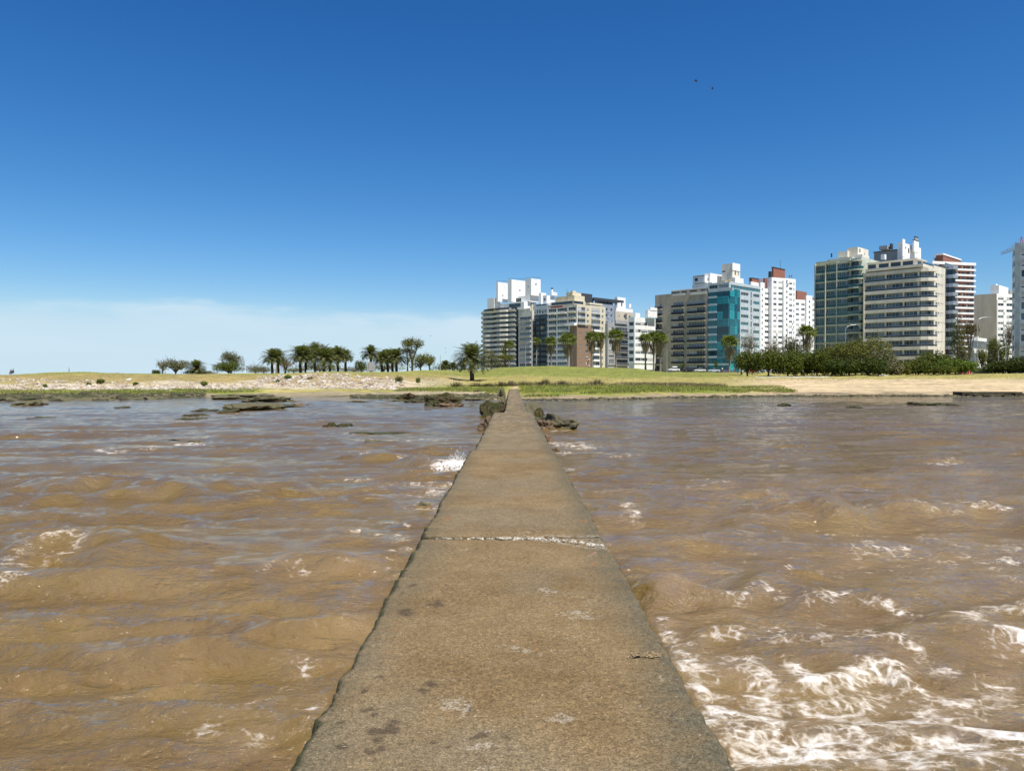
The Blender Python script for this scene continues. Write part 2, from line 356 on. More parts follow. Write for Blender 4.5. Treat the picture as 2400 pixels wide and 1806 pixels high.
# crests: (list of photo points on the water, height, width in m)
CREST = [
 ([(1540,1432),(1600,1422),(1660,1432),(1720,1437),(1790,1417),(1860,1440),(1950,1427),(2030,1432),(2110,1452),(2180,1470),(2240,1480),(2330,1466),(2420,1474)], .24, .42),
 ([(1480,1360),(1560,1345),(1640,1350),(1700,1368),(1790,1385)], .17, .5),
 ([(1590,1548),(1660,1518),(1740,1530),(1800,1545),(1870,1540),(1930,1548)], .17, .28),
 ([(1960,1560),(2050,1545),(2110,1543),(2170,1565),(2230,1600)], .13, .26),
 ([(1850,1622),(1960,1618),(2020,1595),(2070,1590),(2120,1612)], .16, .2),
 ([(1640,1690),(1700,1700),(1800,1728),(2000,1740),(2250,1728),(2420,1760)], .09, .3),
 ([(1940,1218),(2010,1208),(2090,1216),(2180,1222),(2280,1212),(2400,1222)], .26, .8),
 ([(1420,1212),(1480,1205),(1530,1216)], .14, .5),
 ([(0,1330),(60,1300),(130,1286),(200,1292),(260,1300)], .24, .55),
 ([(610,1345),(650,1330),(740,1334),(840,1326),(940,1345)], .13, .4),
 ([(790,1270),(860,1245),(930,1238),(1000,1246)], .15, .5),
 ([(130,1160),(220,1145),(300,1152),(420,1160),(540,1166)], .24, 1.1),
 ([(250,1330),(330,1318),(420,1300),(520,1310)], .12, .6),
 ([(860,1080),(950,1085),(1030,1098)], .2, .8),
 ([(0,1195),(60,1190),(130,1200)], .15, .9),
 ([(1560,1300),(1640,1275),(1720,1262),(1800,1270)], .12, .6),
 ([(1760,1235),(1850,1225),(1920,1232)], .15, .7),
]
# foam: (points, width in m, density)
FOAM = [
 ([(1560,1428),(1640,1424),(1720,1437),(1790,1417),(1860,1440),(1950,1427),(2030,1430)], .12, .36),
 ([(2000,1430),(2060,1440),(2120,1460),(2185,1470)], .12, .72),
 ([(2160,1472),(2200,1478),(2250,1490),(2330,1470),(2420,1480)], .20, .50),
 ([(1800,1490),(1850,1510),(1900,1525),(1960,1500),(1990,1530)], .28, .32),
 ([(1585,1560),(1650,1520),(1730,1530),(1800,1545),(1870,1540),(1930,1548)], .13, .66),
 ([(1610,1570),(1690,1575),(1760,1590),(1690,1610)], .20, .50),
 ([(1955,1560),(2050,1545),(2120,1548),(2180,1590),(2230,1600)], .13, .66),
 ([(1870,1600),(1900,1625),(1990,1625),(2040,1598),(2100,1597),(2120,1615)], .11, .95),
 ([(2140,1625),(2200,1640),(2250,1650)], .14, .85),
 ([(1780,1605),(1790,1650),(1790,1690)], .18, .80),
 ([(1700,1660),(1760,1640),(1820,1660)], .15, .60),
 ([(1650,1678),(1700,1695),(1760,1722)], .10, 1.05),
 ([(1760,1690),(1800,1720),(1900,1725),(2000,1740)], .16, .78),
 ([(1900,1670),(1960,1690),(2000,1700),(2070,1695)], .18, .55),
 ([(2060,1720),(2140,1710),(2260,1735),(2400,1765)], .22, .85),
 ([(1700,1750),(1800,1745),(1900,1765),(2010,1775),(2150,1790),(2300,1790),(2440,1790)], .26, .95),
 ([(1740,1800),(1900,1800),(2050,1810),(2250,1815)], .25, .80),
 ([(1980,1660),(2100,1660),(2200,1680),(2300,1690),(2400,1680)], .3, .34),
 ([(2280,1500),(2340,1520),(2400,1540)], .25, .45),
 ([(2320,1640),(2400,1620)], .25, .4),
 ([(1930,1260),(2030,1255),(2130,1260),(2250,1275),(2340,1300)], .55, .40),
 ([(1900,1330),(2000,1345),(2080,1320),(2200,1330),(2330,1340)], .50, .36),
 ([(2040,1290),(2150,1300),(2270,1310),(2400,1290)], .55, .42),
 ([(2370,1360),(2420,1370)], .3, .62),
 ([(1940,1212),(2030,1206),(2100,1214)], .3, .36), ([(2190,1220),(2290,1211),(2390,1222)], .35, .40),
 ([(1465,1205),(1490,1215),(1480,1230)], .25, .60), ([(1400,1220),(1440,1232)], .3, .30),
 ([(1300,1038),(1330,1048),(1350,1040),(1380,1050)], .9, .62), ([(1390,1060),(1460,1070)], .7, .38), ([(1320,1058),(1340,1064)], .7, .6),
 ([(2200,1088),(2245,1082)], .8, .45), ([(1340,1103),(1350,1100)], .5, .5), ([(1620,1140),(1700,1130)], .7, .28),
 ([(15,1365),(50,1325),(100,1292),(185,1290)], .38, .52), ([(60,1330),(110,1320),(160,1305)], .35, .45),
 ([(625,1340),(650,1328),(690,1335)], .16, .58), ([(690,1342),(760,1345),(840,1330)], .14, .42),
 ([(800,1264),(835,1262)], .16, .72), ([(850,1245),(910,1235),(950,1245)], .2, .38), ([(930,1265),(955,1300),(900,1310)], .25, .45), ([(870,1260),(905,1275)], .2, .42),
 ([(930,1330),(890,1340)], .2, .5), ([(905,1350),(940,1352)], .15, .5),
 ([(940,1140),(1000,1138),(1050,1140),(1010,1160),(970,1165)], .55, .55), ([(990,1185),(1040,1190)], .4, .5),
 ([(1040,1100),(1065,1105),(1080,1098)], .55, .95), ([(950,1078),(1000,1085),(1040,1092)], .5, .52),
 ([(360,1052),(400,1044),(460,1040)], .8, .70), ([(240,1056),(272,1060)], .6, .62), ([(470,1028),(500,1025)], .7, .4),
 ([(870,1032),(930,1034),(1010,1030)], .9, .52), ([(820,1015),(870,1018)], .8, .45), ([(840,1060),(870,1066)], .5, .4), ([(830,1125),(870,1130)], .5, .36),
 ([(115,977),(150,976)], 1.2, .5), ([(400,992),(420,990)], 1.2, .4), ([(440,975),(480,977)], 1.0, .4), ([(1120,1030),(1128,1040)], .4, .4),
 ([(455,1770),(480,1745),(540,1700),(570,1690)], .13, .46), ([(560,1770),(610,1750),(580,1740)], .12, .46),
 ([(600,1720),(650,1700),(720,1680)], .14, .40), ([(690,1620),(640,1650),(600,1660)], .13, .38), ([(740,1520),(790,1500),(850,1475)], .22, .24),
 ([(700,1560),(760,1550)], .15, .34), ([(735,1680),(750,1660)], .07, .85), ([(845,1480),(860,1465)], .07, .7), ([(470,1790),(520,1785)], .07, .45),
 ([(1575,1540),(1590,1560)], .07, .9), ([(1640,1630),(1650,1650)], .07, .95), ([(1680,1740),(1700,1770)], .09, .9), ([(1620,1595),(1660,1600)],.12,.5),
 ([(1690,1690),(1720,1740),(1750,1800)], .2, .85), ([(1560,1480),(1600,1560),(1640,1640)], .08, .5), ([(2100,1660),(2250,1665),(2400,1650)], .3, .45), ([(1800,1660),(1950,1650),(2050,1650)], .3, .42), ([(1290,1010),(1330,1008)], .5, .45), ([(1275,1036),(1296,1036)], .35, .45), ([(1300,1062),(1320,1066)], .35, .55), ([(760,1003),(845,1003)], .6, .35), ([(500,972),(640,966)], 1.2, .34), ([(60,986),(110,986)], .9, .42), ([(1120,1012),(1150,1012)], .4, .35), ([(1125,982),(1165,984)], .6, .3), ([(960,1190),(1010,1192)], .25, .5),
 ([(720,1545),(690,1600)], .14, .35), ([(860,1350),(830,1400),(790,1460)], .25, .28),
]
thf = np.radians(np.concatenate([np.arange(-180, -40, 4.0), np.arange(-40, 40, .115), np.arange(40, 180, 4.0)]))
rr = [0.3]
while rr[-1] < 9000:
    q = rr[-1]; rr.append(q + (max(.035, q*.0072) if q < 130 else q*.15) if q > 2.6 else q + .3)
rr = np.array(rr)
TH, RR = np.meshgrid(thf, rr); WX = RR*np.sin(TH); WY = RR*np.cos(TH)
amp = np.zeros_like(WX)
fineang = np.abs(TH) < R(40)
near = np.where(fineang, np.maximum(RR*.0072, .035), RR*.07)
warp = 1.1*sinnoise(WX, WY, .16, 31); env = .72 + .42*sinnoise(WX, WY, .11, 32); env2 = .7 + .5*sinnoise(WX, WY, .5, 33)
calm = np.clip(1.15 - RR/110, .22, 1)
wr = np.random.default_rng(5)
for L, A, sp, sh in [(6.5,.040,.5,1.5),(4.6,.044,.6,1.6),(3.3,.046,.6,1.9),(2.4,.046,.6,1.9),(1.8,.042,.55,1.9),(1.3,.034,.6,1.9),(.95,.028,.75,1.8),(.68,.020,1.0,1.7),(.46,.0155,.9,1.7),(.30,.0105,1.2,1.6),(.2,.0060,1.5,1.4),(.13,.0026,2,1)]:
    for q in range(3):
        a = wr.uniform(-.6, .6)*sp - .12; kk = 2*math.pi/(L*wr.uniform(.85, 1.2)); ph = wr.uniform(0, 6.28)
        th_ = (WX*math.sin(a) + WY*math.cos(a))*kk + ph + warp*(1.3 if L > 1.5 else 1.6)
        wv = (np.exp(sh*(np.sin(th_ + .35*np.cos(th_)) - 1)) - .38) * 1.25
        att = np.clip((L/near - 2.2)/2.0, 0, 1)
        amp += A * wv * att * (env if L > 1.5 else env2)
amp *= calm
fo = np.zeros_like(WX)
def pdist(pts):
    best = np.full(WX.shape, 1e9); side = np.zeros(WX.shape)
    q = [wp(*a) for a in pts]
    x0 = min(a[0] for a in q) - 4; x1 = max(a[0] for a in q) + 4; y0 = min(a[1] for a in q) - 4; y1 = max(a[1] for a in q) + 4
    M = np.nonzero((WX > x0) & (WX < x1) & (WY > y0) & (WY < y1))
    X, Y = WX[M], WY[M]; b = np.full(X.shape, 1e9); sd = np.zeros(X.shape)
    for (a, c_) in zip(q[:-1], q[1:]):
        dx, dy = c_[0]-a[0], c_[1]-a[1]; tt = np.clip(((X-a[0])*dx + (Y-a[1])*dy)/(dx*dx+dy*dy+1e-9), 0, 1)
        ex, ey = X-a[0]-tt*dx, Y-a[1]-tt*dy; dd = np.hypot(ex, ey); u = dd < b; b = np.where(u, dd, b); sd = np.where(u, ey, sd)
    return M, b, sd
for pts, h, w in CREST:
    M, b, sd = pdist(pts); ww = np.where(sd > 0, w*1.5, w*.75) * (1 + .25*sinnoise(WX[M], WY[M], 2.2, 41))
    amp[M] = amp[M]*(1 - .35*np.exp(-(b/ww)**2)) + h*np.clip(.8 + .5*sinnoise(WX[M], WY[M], 1.6, 42) + .3*sinnoise(WX[M], WY[M], 4.5, 43), .1, 1.6)*np.exp(-(b/ww)**1.7)
for pts, w, dn in FOAM:
    M, b, sd = pdist(pts); dist_ = math.hypot(*wp(*pts[0])); fo[M] = np.maximum(fo[M], (dn + (.06 if dist_ > 14 else 0) + ((.20 if pts[0][0] > 1250 and dist_ < 11 else .06) if dn < .6 else 0) + (.06 if dist_ > 7 and dn < .5 else 0))*np.exp(-(b/(w*(1.6 if pts[0][0] > 1250 and dist_ < 8 else 1.25 if dist_ > 9 else 1.8)))**2))
amp += np.clip(fo - .6, 0, 1) * .035 * (1 + .8*sinnoise(WX, WY, 9, 51)) * np.clip(14/RR, 0, 1)
fringe = np.exp(-(np.abs(np.abs(WX) - .95)/.09)**2) * (WY > 1) * (WY < 40) * np.clip(.30 + .5*sinnoise(WX, WY, 1.4, 52), 0, .6)
fo = np.maximum(fo, fringe)
rockw = np.clip(1 - np.hypot(WX/1, WY/1), 0, 1)
wm, nt, n, l, p = nodes('muddy_water'); t = NT(nt)
v = t.pos(); _, fr, fg, fb = t.attr('foam')
warpv = n.new('ShaderNodeVectorMath'); warpv.operation = 'MULTIPLY_ADD'
l.new(t.noise(v, 1.9, 3, .6, 0, True), warpv.inputs[0]); warpv.inputs[1].default_value = (.28, .28, 0); l.new(v, warpv.inputs[2])
vv = t.map(warpv.outputs[0], (.85, 1.05, 0))
def lace(sc, k):
    return t.math('SUBTRACT', 1, t.step(t.vor(vv, sc, 'DISTANCE_TO_EDGE'), .0, k))
nz = t.noise(vv, 3.3, 9, .66, .3); nz2 = t.noise(t.map(v, (1, 1.2, 0)), 14, 5, .7)
lc = t.math('MAXIMUM', lace(4.0, .14), t.math('MULTIPLY', lace(11, .2), .85))
val = t.math('ADD', t.math('MULTIPLY', t.math('POWER', fr, .75), .66), t.math('MULTIPLY', t.math('SUBTRACT', lc, .5), .16))
val = t.math('ADD', val, t.math('MULTIPLY', t.math('SUBTRACT', nz, .5), 1.35))
val = t.math('ADD', val, t.math('MULTIPLY', t.math('SUBTRACT', nz2, .5), .50))
mask = t.math('MULTIPLY', t.step(val, .45, .74), t.step(fr, .03, .14))
mud = t.mix(t.step(t.noise(t.map(v, (.5, 1, 0)), .9, 4), .3, .7), (.148,.089,.019), (.194,.123,.028))
mud = t.mix(t.math('MULTIPLY', t.step(fr, .1, .9), .15), mud, (.36,.25,.13))
df = n.new('ShaderNodeBsdfPrincipled')
l.new(t.mix(t.step(val, .55, 1.0), (.55,.47,.36), (.86,.85,.83)), df.inputs['Base Color']); df.inputs['Roughness'].default_value = .75; df.inputs['Specular IOR Level'].default_value = .2
l.new(mud, p.inputs['Base Color']); p.inputs['Roughness'].default_value = .07; p.inputs['IOR'].default_value = 1.5; p.inputs['Specular IOR Level'].default_value = 1.0
h = t.math('ADD', t.math('MULTIPLY', t.noise(t.map(v, (.7, 1.25, 0), (0, 0, R(10))), 2.4, 7, .64, .15), 1.6), t.math('MULTIPLY', t.noise(t.map(v, (.75, 1.3, 0), (0, 0, R(-22))), 7, 5, .65, .1), .62))
bm_ = t.bump(t.math('MULTIPLY', h, t.math('SUBTRACT', 1, t.math('MULTIPLY', fg, .62))), .8, .12); l.new(bm_, p.inputs['Normal'])
l.new(t.bump(t.math('ADD', t.math('MULTIPLY', val, .5), t.math('MULTIPLY', nz2, .6)), .8, .06), df.inputs['Normal'])
ms = n.new('ShaderNodeMixShader'); l.new(mask, ms.inputs[0]); l.new(p.outputs[0], ms.inputs[1]); l.new(df.outputs[0], ms.inputs[2])
l.new(ms.outputs[0], n['Material Output'].inputs[0])
fa = np.zeros((WX.size, 3)); fa[:, 0] = np.clip(fo, 0, 2).ravel(); fa[:, 1] = (cl(WY + 6*sinnoise(WX, WY, .1, 77) + np.where(WX > 0, 12, 0), 22, 75)*np.clip(.9 + .35*sinnoise(WX, WY, .25, 78), 0, 1)).ravel()
me = np_mesh('sea', np.stack([WX, WY, amp], -1).reshape(-1, 3), grid_quads(*WX.shape, wrap=True), wm, True, {'foam': fa})
tag(link('sea', me), 'choppy muddy brown water with streaks of white foam', 'water', kind='structure')

# ------------------------------------------------------------------ jetty
DZ = 1.0
def dp(px, py): d = (CAMZ - DZ) * F / (py - HZ); return (wx(px, d), d)
def Z2(a, b): return (600 + a/2.011, 1200 + b/2.011)
MORE = 0
DARK = [(705,475,42,20),(850,430,34,13),(770,852,32,18),(838,826,32,16),(510,932,34,18),(575,1045,52,36),(640,1000,55,18),(548,1130,48,24),(505,840,18,10),(850,1075,20,13),(1050,1070,52,22),(1185,1085,22,14),(890,1130,20,8),(575,770,24,9),(740,345,24,10),(565,962,24,12),(540,560,14,24),(390,1000,30,14),(410,1105,30,12),(1040,170,10,6),(690,380,14,8),(1000,930,20,12)]
PALE = [(950,930,75,38),(1030,1130,70,24),(1440,965,60,36),(1370,370,55,16),(1240,650,120,18),(1500,480,85,18),(1060,1180,70,24),(1120,1060,40,16),(990,1140,22,12),(1600,200,40,10),(1900,790,14,10),(1800,440,12,10),(1300,100,90,8),(970,180,30,6)]
RUST = [(652,526,20,7),(645,556,18,10),(902,34,13,10),(1545,42,36,6),(1580,192,13,8),(1390,128,18,6),(1600,242,10,22),(1400,700,10,24),(630,660,10,14),(1310,620,8,30)]
def splat(X, Y, lst):
    o = np.zeros_like(X); X, Y = X + .022*sinnoise(X, Y, 22, 81) + .01*sinnoise(X, Y, 60, 82), Y + .04*sinnoise(X, Y, 16, 83) + .012*sinnoise(X, Y, 50, 84)
    for (a, b, ra, rb) in lst:
        x, y = dp(*Z2(a, b)); _, y1 = dp(*Z2(a, b - rb)); _, y2 = dp(*Z2(a, b + rb)); ry = (y1 - y2)/2; rx = 1.2*ra/2.011/F*y; ry *= 1.15
        o = np.maximum(o, np.exp(-(((X-x)/rx)**2 + ((Y-y)/ry)**2)))
    return o
def seg(y0, y1, xl, xr, name, parent, mats, dz=0.0, rough=0.0, taper=None):
    ysx = [y0]
    while ysx[-1] < y1 - 1e-3: ysx.append(min(y1, ysx[-1] + max(.02, abs(ysx[-1])*.0045)))
    ysx = np.array(ysx); nc = 96
    u = np.concatenate([[-.0]*3, np.linspace(0, 1, nc), [1.0]*3]); drop = np.concatenate([[1.9,.5,.06], np.zeros(nc), [.06,.5,1.9]])
    out = np.concatenate([[-.05,-.03,-.012], np.zeros(nc), [.012,.03,.05]])
    U, Y = np.meshgrid(u, ysx); D = np.broadcast_to(drop, U.shape); O = np.broadcast_to(out, U.shape)
    s = .012 + .014*rough
    jl = s*(sinnoise(Y*0, Y, 2.2, 61) + .8*sinnoise(Y*0, Y, 9, 62)) + .010*sinnoise(Y*0, Y, 34, 65) + .012*np.maximum(0, sinnoise(Y*0, Y, 14, 66))**2; jr = s*(sinnoise(Y*0+7, Y, 2.6, 63) + .8*sinnoise(Y*0, Y, 11, 64)) + .009*sinnoise(Y*0, Y, 37, 66) - .02*np.maximum(0, sinnoise(Y*0, Y, 12, 69)-.35)
    Lx, Rx = xl + jl, xr + jr
    if taper: Lx = Lx + (taper[0]-xl)*(Y-y0)/(y1-y0); Rx = Rx + (taper[1]-xr)*(Y-y0)/(y1-y0)
    X = Lx*(1-U) + Rx*U + O*(1+.6*sinnoise(Y, D*5, 3, 67))
    em = np.minimum((X-Lx), (Rx-X)); em = np.where(D > 0, 0, em)
    Z = DZ + dz - D + .006*sinnoise(X, Y, 3, 68) + .0035*sinnoise(X, Y, 14, 69) + .0016*sinnoise(X, Y, 60, 70) + rough*(.02*sinnoise(X, Y, 2.5, 71) + .012*sinnoise(X, Y, 8, 72))
    Z = Z - np.where(D > 0, 0, .018*np.exp(-(em/.018)**2))
    if name == 'slab' and y0 < 5:     # broken corner by the cracked joint
        cut = cl(X, .25, .9)*.42; g = y1 - cut - Y
        Z = Z - .018*np.exp(-(g/.03)**2)
    dk = splat(X, Y, DARK); pl = splat(X, Y, PALE); rs = splat(X, Y, RUST)
    pl = np.maximum(pl, .55*np.exp(-((y1 - Y)/.05)**2)) ; pl = np.maximum(pl, .4*np.exp(-((Y - y0)/.04)**2))
    if name == 'slab' and y0 < 5: pl = np.maximum(pl, 1.0*np.exp(-((y1 - cl(X, .1, .9)*.46 - Y)/.10)**2)*cl(X, -.6, .2)); pl = np.maximum(pl, .7*(cl(X, .1, .9)*.46 + Y > y1)*cl(X, .2, .5))
    if 5 < y0 < 9: pl = np.maximum(pl, 1.0*np.exp(-((Y - y0)/.13)**2)*cl(X, -.9, .1))
    wl_ = .10 + .05*sinnoise(X*0, Y, 1.3, 73); wr_ = .22 + .10*sinnoise(X*0, Y, 1.1, 74)
    moss = np.exp(-((X-Lx)/ (wl_*.35))**2) * 1.0; moss = np.where(D > 0, 1, moss); moss = np.maximum(moss, .25*np.exp(-((Rx-X)/.05)**2))
    grey = np.exp(-((Rx-X)/wr_)**2) + .7*np.exp(-((X-Lx)/(wl_*1.8))**2)
    grey = np.maximum(grey, .75*np.exp(-((y1 - Y)/.35)**2)*cl(y0, -6, 7)) if y0 > 5 else grey
    far = cl(Y, 12, 34)
    a1 = np.stack([dk, pl, rs], -1).reshape(-1, 3); a2 = np.stack([moss, np.clip(grey, 0, 1), far], -1).reshape(-1, 3)
    V = np.stack([X, Y, Z], -1).reshape(-1, 3); q = grid_quads(*X.shape)
    me = np_mesh(name, V, q, mats, True, {'marks': np.clip(a1, 0, 1), 'edge': np.clip(a2, 0, 1)})
    bm = bmesh.new(); bm.from_mesh(me); bm.verts.ensure_lookup_table(); nr, ncc = X.shape
    for r_ in (0, nr-1):
        f = bm.faces.new([bm.verts[r_*ncc + i] for i in range(ncc)])
    bmesh.ops.recalc_face_normals(bm, faces=bm.faces[:]); bm.to_mesh(me); bm.free()
    return link(name, me, parent)
dm, nt, n, l, p = nodes('weathered_concrete'); t = NT(nt)
v = t.pos(); _, kd, kp, kr = t.attr('marks'); _, em_, eg, ef = t.attr('edge')
g1 = t.noise(v, 95, 3, .75); g2 = t.noise(v, 1.3, 6, .65); g3 = t.noise(v, 6, 6, .65); g4 = t.vor(v, 150, 'F1', 0); g5 = t.noise(v, 32, 4, .7); g6 = t.noise(v, .55, 3)
c = t.mix(t.step(g2, .28, .74), (.172,.112,.048), (.258,.182,.090))
c = t.mix(t.math('MULTIPLY', t.step(g6, .42, .62), .55), c, (.20,.165,.105))
c = t.mix(t.math('MULTIPLY', t.step(g3, .5, .75), .45), c, (.285,.215,.13))
c = t.mix(t.math('MULTIPLY', t.step(g3, .47, .25), .4), c, (.135,.095,.052))
c = t.mix(t.math('MULTIPLY', eg, t.math('ADD', .45, t.math('MULTIPLY', t.step(g3, .35, .65), .5))), c, (.105,.095,.062))
c = t.mix(t.math('MULTIPLY', ef, .35), c, (.23,.195,.14))
brk = t.math('ADD', t.math('MULTIPLY', t.math('SUBTRACT', t.noise(v, 11, 5, .7), .5), 2.6), t.math('MULTIPLY', t.math('SUBTRACT', g5, .5), 1.6))
c = t.mix(t.math('MULTIPLY', t.step(t.math('ADD', kd, brk), .40, .85), .82), c, (.075,.053,.032))
c = t.mix(t.math('MULTIPLY', t.step(t.math('ADD', kp, t.math('MULTIPLY', brk, 1.5)), .62, 1.05), .42), c, (.42,.37,.29))
c = t.mix(t.math('MULTIPLY', t.step(t.math('ADD', kr, t.math('MULTIPLY', brk, .6)), .5, .9), .6), c, (.30,.13,.055))
c = t.mix(t.step(g1, .3, .72), t.mix(1, c, (.52,.51,.50), 'MULTIPLY'), t.mix(1, c, (1.45,1.44,1.42), 'MULTIPLY'))
c = t.mix(t.step(g5, .32, .68), t.mix(1, c, (.72,.72,.71), 'MULTIPLY'), t.mix(1, c, (1.2,1.2,1.2), 'MULTIPLY'))
fx = t.noise(t.map(v, (1, .45, 1)), 4.5, 6, .75); c = t.mix(ef, c, t.mix(t.step(fx, .35, .65), t.mix(1, c, (.5,.5,.47), 'MULTIPLY'), t.mix(1, c, (1.35,1.35,1.32), 'MULTIPLY')))
spk = t.step(t.noise(v, 55, 1, .5), .735, .76); c = t.mix(t.math('MULTIPLY', spk, .6), c, (.52,.46,.36))
spk2 = t.step(t.noise(t.map(v, loc=(5,3,1)), 42, 1, .5), .71, .75); c = t.mix(t.math('MULTIPLY', spk2, .7), c, (.06,.045,.03))
c = t.mix(t.step(t.math('ADD', em_, brk), .4, .75), c, t.mix(t.step(g5, .35, .65), (.028,.028,.012), (.085,.080,.035)))
l.new(c, p.inputs['Base Color']); p.inputs['Roughness'].default_value = .93; p.inputs['Specular IOR Level'].default_value = .2
hb = t.math('ADD', t.math('MULTIPLY', g1, .6), t.math('ADD', t.math('MULTIPLY', g5, .8), t.math('MULTIPLY', g4, .3)))
l.new(t.bump(hb, .85, .008), p.inputs['Normal'])
jet = thing('jetty', 'long narrow concrete jetty running from the foreground to the shore', 'jetty', (0, 0, 0))
seg(-4, 7.652, -.92, .915, 'slab', jet, dm)
seg(7.66, 17.0, -.915, .915, 'slab', jet, dm, .012)
seg(17.05, 36.2, -.845, .91, 'slab', jet, dm, -.01, .4)
c_ = seg(36.25, 117, -.34, .74, 'causeway', jet, dm, -.04, 1.6, (-.42, .82)); c_['label'] = 'narrower pitted far stretch of the jetty'
# ------------------------------------------------------------------ rocks
def rockmat(name, a, b, moss=None, mossamt=.5):
    m, nt, n, l, p = nodes(name); t = NT(nt); v = t.pos()
    f = t.noise(v, 2.2, 8, .7); g = t.noise(v, 9, 5, .7); c = t.mix(t.step(f, .3, .7), a, b)
    c = t.mix(t.math('MULTIPLY', t.step(g, .5, .7), .5), c, tuple(x*.45 for x in a))
    if moss:
        gn = n.new('ShaderNodeNewGeometry'); sp = n.new('ShaderNodeSeparateXYZ'); l.new(gn.outputs['Normal'], sp.inputs[0])
        w = t.math('ADD', sp.outputs[2], t.math('MULTIPLY', t.math('SUBTRACT', t.noise(v, 1.7, 6, .7), .5), 2.2))
        c = t.mix(t.step(w, .75 - mossamt, 1.1 - mossamt), c, t.mix(t.step(g, .3, .7), moss, tuple(x*1.7 for x in moss)))
    l.new(c, p.inputs['Base Color']); p.inputs['Roughness'].default_value = .9; p.inputs['Specular IOR Level'].default_value = .12
    l.new(t.bump(t.math('ADD', f, t.math('MULTIPLY', g, .6)), .9, .08), p.inputs['Normal']); return m
r_moss = rockmat('mossy_rock', (.10,.07,.04), (.17,.12,.07), (.030,.029,.009), .55)
r_dark = rockmat('dark_wet_rock', (.045,.035,.025), (.10,.08,.055), (.045,.047,.022), .25)
r_brown = rockmat('brown_rock', (.11,.075,.045), (.19,.13,.08))
r_olive = rockmat('weedy_rock', (.13,.105,.06), (.22,.18,.11), (.085,.078,.042), .35)
r_pale = rockmat('pale_rubble', (.30,.245,.18), (.48,.41,.31))
r_pale2 = rockmat('white_rubble', (.46,.41,.34), (.62,.56,.48))
r_pink = rockmat('pink_rubble', (.27,.20,.14), (.40,.30,.22))
ICO = {}
def ico(sub):
    if sub not in ICO:
        bm = bmesh.new(); bmesh.ops.create_icosphere(bm, subdivisions=sub, radius=1); ICO[sub] = ([tuple(v.co) for v in bm.verts], [tuple(x.index for x in f.verts) for f in bm.faces]); bm.free()
    return ICO[sub]
def rock_mesh(name, sx, sy, sz, seed, mat, sub=3, rug=.35, flat=.25, smooth=False):
    vs, fs = ico(sub); rn = random.Random(seed); off = Vector((rn.uniform(-50, 50), rn.uniform(-50, 50), rn.uniform(-50, 50)))
    cuts = [(Vector((rn.gauss(0,1), rn.gauss(0,1), rn.gauss(0,.7))).normalized(), rn.uniform(.55, .85)) for _ in range(7)]
    out = []
    for v in vs:
        q = Vector(v)
        for cn_, cdst in cuts:
            e = q.dot(cn_) - cdst
            if e > 0: q -= cn_*e
        k = 1 + rug*mnoise.fractal(q*1.6 + off, 1, 2, 4) + rug*.35*mnoise.noise(q*5 + off)
        q = q*k; z_ = q.z if q.z > 0 else q.z*.6
        out.append((q.x*sx, q.y*sy, z_*sz))
    me = bpy.data.meshes.new(name); me.from_pydata(out, [], fs); me.materials.append(mat)
    if smooth: me.polygons.foreach_set('use_smooth', [True]*len(fs))
    me.update(); return me
def rock(px, py, w, dep, h, mat, label, seed, rz=0, name='rock', group=None, z=-.02, sub=4, rug=.4, d=None):
    if d is None: x, y = wp(px, py)
    else: x, y = wx(px, d), d
    y += dep*.4
    me = rock_mesh(name, w/2, dep/2, h, seed, mat, sub, rug)
    return tag(link(name, me, None, (x, y, z), rz), label, 'rock', group)
rock(1153, 979, 1.9, 6.0, 1.02, r_moss, 'big dark mossy boulder against the left side of the jetty', 3, R(-8), sub=5, rug=.3)
rock(1133, 1009, .75, 1.0, .36, r_brown, 'low brown rock at the left edge of the jetty, nearer than the mossy boulder', 4)
rock(1143, 998, .5, 1.6, .5, r_brown, 'small brown rock between the mossy boulder and the jetty edge', 41)
rock(1249, 972, 2.5, 20, .95, r_olive, 'long weed covered rock slope along the right side of the jetty', 5, R(-3), sub=5, rug=.24, d=44)
rock(1299, 1007, 1.5, 5.0, .62, r_olive, 'angular rock with olive weed at the outer right end of the rock pile', 6, R(20), sub=5)
rock(1278, 1006, 1.3, 1.6, .46, r_brown, 'bare tan brown rock at the foot of the right rock pile', 8)
rock(1268, 985, .9, 3.0, .74, r_moss, 'dark mossy rock in the middle of the right rock pile', 9, sub=5, rug=.2)
rock(1284, 1034, .42, .8, .34, r_brown, 'single brown rock beside the right edge of the jetty', 10)
rock(1303, 1060, .28, .4, .17, r_brown, 'small brown stone in foam beside the right edge of the jetty', 12)
rock(1178, 926, .9, 3, .9, r_olive, 'rounded dark stone left of the far end of the jetty', 13, d=98, z=.4)
rock(1180, 938, 1.2, 5, .9, r_olive, 'grey weedy block by the narrow part of the jetty', 14, d=70)
rock(988, 1188, .32, .3, .1, r_olive, 'little weedy rock in the foam left of the jetty', 15)
